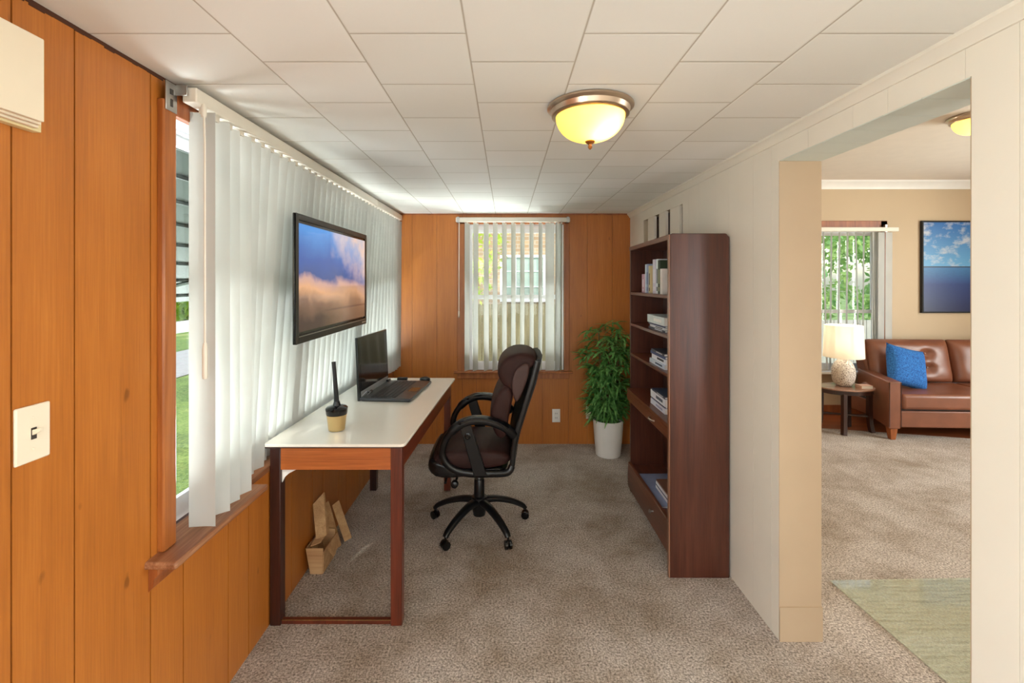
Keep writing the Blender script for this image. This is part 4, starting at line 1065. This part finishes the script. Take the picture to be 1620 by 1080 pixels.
# black strip standing in for the shadow in the seat gap
sbox('gap_shadow_strip', rect(.13, SW-.13, .04, .7, .298, .318), M['black_matte'], bev=.002)
sbox('back_frame', [(.30, .62, .3), (SW-.30, .62, .3), (SW-.30, .84, .3), (.30, .84, .3), (.19, .70, .93), (SW-.19, .70, .93), (SW-.19, .84, .93), (.19, .84, .93)], M['leather'], bev=.03)
for i in range(2):
    bm = nb(); nx, nz = 22, 14; Wc = .885; H = .48
    x0 = .26+i*.895
    btn = [(.33, .36), (.33, .68), (.67, .36), (.67, .68)]
    front = []; back = []
    for j in range(nz+1):
        rf, rb = [], []
        for k in range(nx+1):
            u, v = k/nx, j/nz
            e = (1-abs(2*u-1)**6)*(1-abs(2*v-1)**6); th = .085*max(0, e)**.5
            for bu, bv in btn:
                d2 = ((u-bu)*1.8)**2+(v-bv)**2; th -= .06*math.exp(-d2/.008)
                th -= .012*math.exp(-((v-bv)**2)/.0012)*math.exp(-((u-bu)**2)/.03)
                th -= .010*math.exp(-((u-bu)**2)/.0005)*math.exp(-((v-bv)**2)/.02)
            th -= .006*math.sin(u*9+v*5)*math.sin(v*11)*max(0, e)
            x = x0+u*Wc*(1.0)+(.01 if i else -.0)*(1-v); z = .47+v*H; y = .60+v*.10
            rf.append(bm.verts.new((x, y-th-.01, z))); rb.append(bm.verts.new((x, y+.03, z)))
        front.append(rf); back.append(rb)
    for j in range(nz):
        for k in range(nx):
            bm.faces.new((front[j][k], front[j][k+1], front[j+1][k+1], front[j+1][k])); bm.faces.new((back[j][k], back[j+1][k], back[j+1][k+1], back[j][k+1]))
    for k in range(nx):
        bm.faces.new((front[0][k], back[0][k], back[0][k+1], front[0][k+1])); bm.faces.new((front[nz][k], front[nz][k+1], back[nz][k+1], back[nz][k]))
    for j in range(nz):
        bm.faces.new((front[j][0], front[j+1][0], back[j+1][0], back[j][0])); bm.faces.new((front[j][nx], back[j][nx], back[j+1][nx], front[j+1][nx]))
    cu = link('back_cushion', bm, M['leather'], so, sub=1, angle=80)
    for bu, bv in btn:
        bm = nb(); lathe(bm, [(.001, -.008), (.009, -.006), (.011, 0)], 12, (x0+bu*Wc, .60+bv*.1-.052, .47+bv*H), axis='y'); link('button', bm, M['leather'], cu)
for x, y in ((.03, .02), (SW-.09, .02), (.30, .70), (SW-.36, .70)):
    bm = nb(); hexa(bm, [(x+.012, y+.01, 0), (x+.058, y+.01, 0), (x+.058, y+.055, 0), (x+.012, y+.055, 0), (x, y, .125), (x+.075, y, .125), (x+.075, y+.07, .125), (x, y+.07, .125)]); link('leg', bm, M['casing'], so, bevel=.003)
# pillow
org = (4.20, 4.98, .48)
bm = nb(); n = 16; S = .225
fr_, bk_ = [], []
for j in range(n+1):
    a_, b_ = [], []
    for i in range(n+1):
        u, v = i/n*2-1, j/n*2-1
        pin = 1-.06*(1-abs(u)**2)*(abs(v)**3); pin2 = 1-.06*(1-abs(v)**2)*(abs(u)**3)
        th = .075*(max(0, (1-u**4)*(1-v**4)))**.55
        a_.append(Vector((u*S*pin2, -th, v*S*pin))); b_.append(Vector((u*S*pin2, th, v*S*pin)))
    fr_.append(a_); bk_.append(b_)
F1 = [[bm.verts.new(p) for p in r] for r in fr_]; B1 = [[bm.verts.new(p) for p in r] for r in bk_]
for j in range(n):
    for i in range(n):
        bm.faces.new((F1[j][i], F1[j][i+1], F1[j+1][i+1], F1[j+1][i])); bm.faces.new((B1[j][i], B1[j+1][i], B1[j+1][i+1], B1[j][i+1]))
bmesh.ops.remove_doubles(bm, verts=bm.verts[:], dist=.0005)
pil = link('throw_pillow', bm, M['pillow'], None, (0, 0, 0), angle=80)
pil.location = (4.345, 4.98, .69); pil.rotation_euler = (R(-18), R(14), R(4))
tag(pil, 'bright blue square cushion leaning on the left end of the leather sofa', 'cushion')

# side table
TX, TY, TZ = 3.705, 5.0, .478
org = (TX, TY, 0)
tb = thing('side_table', 'small oval dark wood side table beside the leather sofa', 'side table', org)
def ell(rx, ry, n=40): return [(TX+rx*math.cos(2*math.pi*i/n), TY+ry*math.sin(2*math.pi*i/n)) for i in range(n)]
bm = nb(); prism(bm, ell(.285, .20), 'z', TZ-.016, TZ); link('table_top', bm, M['table_top'], tb, org, bevel=.003)
bm = nb(); prism(bm, ell(.27, .185), 'z', TZ-.06, TZ-.016); link('apron', bm, M['dark_wood'], tb, org)
legs = [(-.215, .09), (-.13, -.15), (.20, -.07), (.12, .13)]
for lx, ly in legs:
    bm = nb(); x, y = TX+lx, TY+ly
    k = 1.12
    sweep(bm, spline([(x, y, TZ-.05), (x, y, .25), (TX+lx*1.03, TY+ly*1.03, .1), (TX+lx*k, TY+ly*k, 0)], 4), [(.026, .022)]*13, 4, (0, 1, 0), 6); link('leg', bm, M['dark_wood'], tb, org)
for a_, b_ in ((0, 2), (1, 3)):
    bm = nb(); z = .145 if a_ else .17
    tube(bm, [(TX+legs[a_][0], TY+legs[a_][1], z), (TX+legs[b_][0], TY+legs[b_][1], z)], .011, 8); link('stretcher', bm, M['dark_wood'], tb, org)
org = (3.70, 5.03, TZ)
lp = thing('table_lamp', 'table lamp with pitted white ceramic base and pale drum shade', 'table lamp', org)
bm = nb(); lathe(bm, [(.0, 0), (.06, 0), (.075, .01), (.10, .05), (.112, .12), (.108, .19), (.085, .25), (.05, .285), (.02, .295), (.0, .296)], 40, org, cap=False); link('base', bm, M['ceramic'], lp, org)
bm = nb(); lathe(bm, [(.016, .29), (.016, .33), (.011, .34), (.011, .40), (.018, .405), (.018, .44)], 16, org); link('stem', bm, M['casing'], lp, org)
bm = nb(); pr = [(.190, .315), (.176, .665), (.174, .665), (.188, .315)]
lathe(bm, pr, 56, org, cap=False); shd = link('lamp_shade', bm, M['shade'], lp, org)
bm = nb(); 
for k in range(3):
    a = k*2.094; tube(bm, [(org[0], org[1], org[2]+.64), (org[0]+.174*math.cos(a), org[1]+.174*math.sin(a), org[2]+.645)], .0018, 5)
tube(bm, [(org[0], org[1], org[2]+.43), (org[0], org[1], org[2]+.645)], .003, 6); link('harp', bm, M['steel'], lp, org)
bm = nb(); lathe(bm, [(.01, .44), (.028, .47), (.03, .50), (.02, .53), (.004, .54)], 14, org); bulb = link('bulb', bm, M['outlet'], lp, org)
lamp('table_lamp_bulb', 'POINT', (org[0], org[1], org[2]+.57), 4.5, (1, .96, .88), size=.03)
book('small dusty pink book lying on the side table by the lamp', None, 3.775, 3.90, 4.87, 4.96, TZ, TZ+.035, (196, 158, 138), None, False)
# painting
bm = nb(); X0, X1, Z0, Z1 = 5.07, 6.0, 1.235, 2.36
org = ((X0+X1)/2, LRY-.02, Z0)
pt = thing('framed_picture', 'dark framed blue seascape picture above the leather sofa', 'picture', org)
for a in ((X0, X0+.018, Z0, Z1), (X1-.018, X1, Z0, Z1), (X0+.018, X1-.018, Z0, Z0+.018), (X0+.018, X1-.018, Z1-.018, Z1)): box(bm, a[0], a[1], LRY-.035, LRY, a[2], a[3])
link('picture_frame', bm, M['black_matte'], pt, org, bevel=.002)
bm = nb(); box(bm, X0+.018, X1-.018, LRY-.026, LRY-.02, Z0+.018, Z1-.018); link('canvas', bm, M['sea'], pt, org, smooth=False)
# vinyl mat
bm = nb(); prism(bm, [(1.80, 1.62), (1.757, 2.487), (2.95, 2.52), (3.0, 1.62)], 'z', .003, .008)
tag(link('floor_mat', bm, M['mat'], None, (2.3, 2.0, .003)), 'clear greenish vinyl mat lying on the living room carpet by the doorway', 'floor mat')

# ============================================================ OUTSIDE
GZ = -.45
bm = nb(); box(bm, -60, 60, -30, 90, GZ-.2, GZ); struct('ground_lawn', bm, M['grass'], smooth=False)
bm = nb(); box(bm, -9.5, -7.0, -20, 40, GZ, GZ+.02); struct('ground_path', bm, M['concrete'], smooth=False)
# awning over the left window
org = (XL-.13, 3.0, 2.36)
aw = thing('window_awning', 'green ribbed metal awning sloping down outside the left window', 'awning', org)
x0, z0, x1, z1 = XL-.125, 2.34, -2.05, 1.50
bm = nb(); hexa(bm, [(x1, 1.2, z1), (x0, 1.2, z0), (x0, 4.9, z0), (x1, 4.9, z1), (x1, 1.2, z1+.01), (x0, 1.2, z0+.01), (x0, 4.9, z0+.01), (x1, 4.9, z1+.01)]); link('awning_sheet', bm, M['awning'], aw, org, smooth=False)
bm = nb()
for k in range(9):
    t = (k+.5)/9; x = x0+(x1-x0)*t; z = z0+(z1-z0)*t; box(bm, x-.006, x+.006, 1.2, 4.9, z-.014, z-.001)
link('awning_ribs', bm, M['awning_rib'], aw, org, smooth=False)
bm = nb(); tube(bm, [(XL-.13, 2.6, 1.75), (-1.9, 2.6, 1.6)], .012, 6); tube(bm, [(XL-.13, 3.8, 1.75), (-1.9, 3.8, 1.6)], .012, 6); link('awning_arm', bm, M['awning'], aw, org)
# brick house beyond the far window
Yh = 8.8; org = (0, Yh, GZ)
hs = thing('brick_house', 'tan brick house beyond the far window behind the tree', 'house', org)
bm = nb(); box(bm, -4.5, 2.4, Yh, Yh+5, GZ, 5.2); link('house_wall', bm, M['brick'], hs, org, smooth=False)
bm = nb(); hx0, hx1, hz0, hz1 = -.12, .76, 1.22, 2.12
for a in ((hx0, hx0+.05, hz0, hz1), (hx1-.05, hx1, hz0, hz1), (hx0+.05, hx1-.05, hz0, hz0+.05), (hx0+.05, hx1-.05, hz1-.05, hz1), (hx0+.27, hx0+.31, hz0+.05, hz1-.05), (hx1-.31, hx1-.27, hz0+.05, hz1-.05)): box(bm, a[0], a[1], Yh-.04, Yh, a[2], a[3])
hw = link('house_window', bm, M['vinyl'], hs, org, smooth=False)
bm = nb(); box(bm, hx0+.05, hx1-.05, Yh-.012, Yh-.004, hz0+.05, hz1-.05); link('pane', bm, M['curtain_far'], hw, org, smooth=False)
bm = nb(); 
for z in (1.5, 1.8): box(bm, hx0+.05, hx1-.05, Yh-.03, Yh-.014, z, z+.015)
link('muntin', bm, M['vinyl'], hw, org, smooth=False)
bm = nb(); box(bm, .95, 1.35, Yh-.02, Yh, 2.6, 3.4); link('shutter', bm, M['vinyl'], hs, org, smooth=False)

def leaves(bm, c, r, n, size, seed, xclip=None):
    rr = random.Random(seed)
    for _ in range(n):
        while True:
            p = Vector((rr.uniform(-1, 1), rr.uniform(-1, 1), rr.uniform(-1, 1)))
            if .25 < p.length < 1: break
        cl = math.sin(p.x*7+seed)+math.sin(p.y*6)+math.sin(p.z*8+1)
        if cl < -.7: continue
        q = Vector((c[0]+p.x*r[0], c[1]+p.y*r[1], c[2]+p.z*r[2]))
        a = Vector((rr.gauss(0, 1), rr.gauss(0, 1), rr.gauss(0, 1))).normalized(); b = a.orthogonal().normalized(); s_ = size*rr.uniform(.6, 1.3)
        b = (b*math.cos(1)+a.cross(b)*math.sin(1))
        v = [bm.verts.new(q-a*s_), bm.verts.new(q+b*s_*.45), bm.verts.new(q+a*s_), bm.verts.new(q-b*s_*.45)]
        bm.faces.new(v)
def tree(name, label, x, y, h, c, r, n, size, mat, seed, tr=.09, group=None):
    org = (x, y, GZ); t = thing(name, label, 'tree', org, 0, group)
    bm = nb(); rr = random.Random(seed)
    sweep(bm, spline([(x, y, GZ), (x+.05, y, h*.4), (c[0]*.4+x*.6, c[1]*.4+y*.6, c[2]-r[2]*.4)], 4), [(tr, tr)]*4+[(tr*.8, tr*.8)]*5, 8)
    for k in range(7):
        d = Vector((rr.uniform(-.8, .8)*r[0], rr.uniform(-.8, .8)*r[1], rr.uniform(-.5, .8)*r[2]))
        tube(bm, [(c[0]*.4+x*.6, c[1]*.4+y*.6, c[2]-r[2]*.5), Vector(c)+d*.5, Vector(c)+d], tr*.25, 5)
    link('trunk', bm, M['bark'], t, org)
    bm = nb(); leaves(bm, c, r, n, size, seed); link('crown', bm, mat, t, org, smooth=False)
tree('yard_tree', 'yellow green tree in front of the brick house, seen through the far window', -1.2, 7.4, 3, (-.75, 7.2, 2.5), (.85, .6, 1.35), 1900, .06, M['tree_leaf'], 3, .05)
tree('yard_tree', 'large light green tree outside the left part of the living room window', 7.0, 12.5, 5, (6.6, 12.3, 3.0), (2.8, 1.8, 3.2), 16000, .10, M['hedge_leaf'], 5, .14)
tree('yard_tree', 'bushy green tree outside the right part of the living room window', 12.0, 13.2, 5, (11.9, 13.0, 2.8), (2.4, 1.8, 3.2), 16000, .10, M['hedge_leaf'], 9, .14)
tree('yard_tree', 'distant tree across the lawn beyond the left window', -16.5, 22, 5, (-15.8, 22, 2.2), (4, 4, 2.6), 5000, .28, M['tree_leaf'], 13, .25)
tree('yard_tree', 'distant tree farther left across the lawn, seen under the awning', -24, 11, 5, (-23.5, 11, 2.4), (5, 5, 2.8), 4000, .3, M['tree_leaf'], 15, .25)
# pale garden fence below the trees of the living room window
org = (8, 10.2, GZ); fn = thing('garden_fence', 'pale weathered garden fence below the trees outside the living room', 'fence', org)
bm = nb(); x = 4.4
while x < 12.5: box(bm, x, x+.13, 10.2, 10.225, GZ, .75); x += .145
link('fence_boards', bm, M['concrete'], fn, org, smooth=False)
bm = nb(); box(bm, 4.4, 12.5, 10.225, 10.26, .45, .53); box(bm, 4.4, 12.5, 10.225, 10.26, -.2, -.12); link('fence_rail', bm, M['concrete'], fn, org, smooth=False)

org = (0, 8.0, GZ); fn = thing('garden_fence', 'brown board fence standing before the brick house, lower half of the far window', 'fence', org)
bm = nb(); x = -2.2
while x < 2.4: box(bm, x, x+.14, 8.0, 8.02, GZ, 1.22); x += .148
link('fence_boards', bm, M['old_fence'], fn, org, smooth=False)
bm = nb(); box(bm, -2.2, 2.4, 8.02, 8.06, .9, .98); box(bm, -2.2, 2.4, 8.02, 8.06, -.1, -.02); link('fence_rail', bm, M['old_fence'], fn, org, smooth=False)
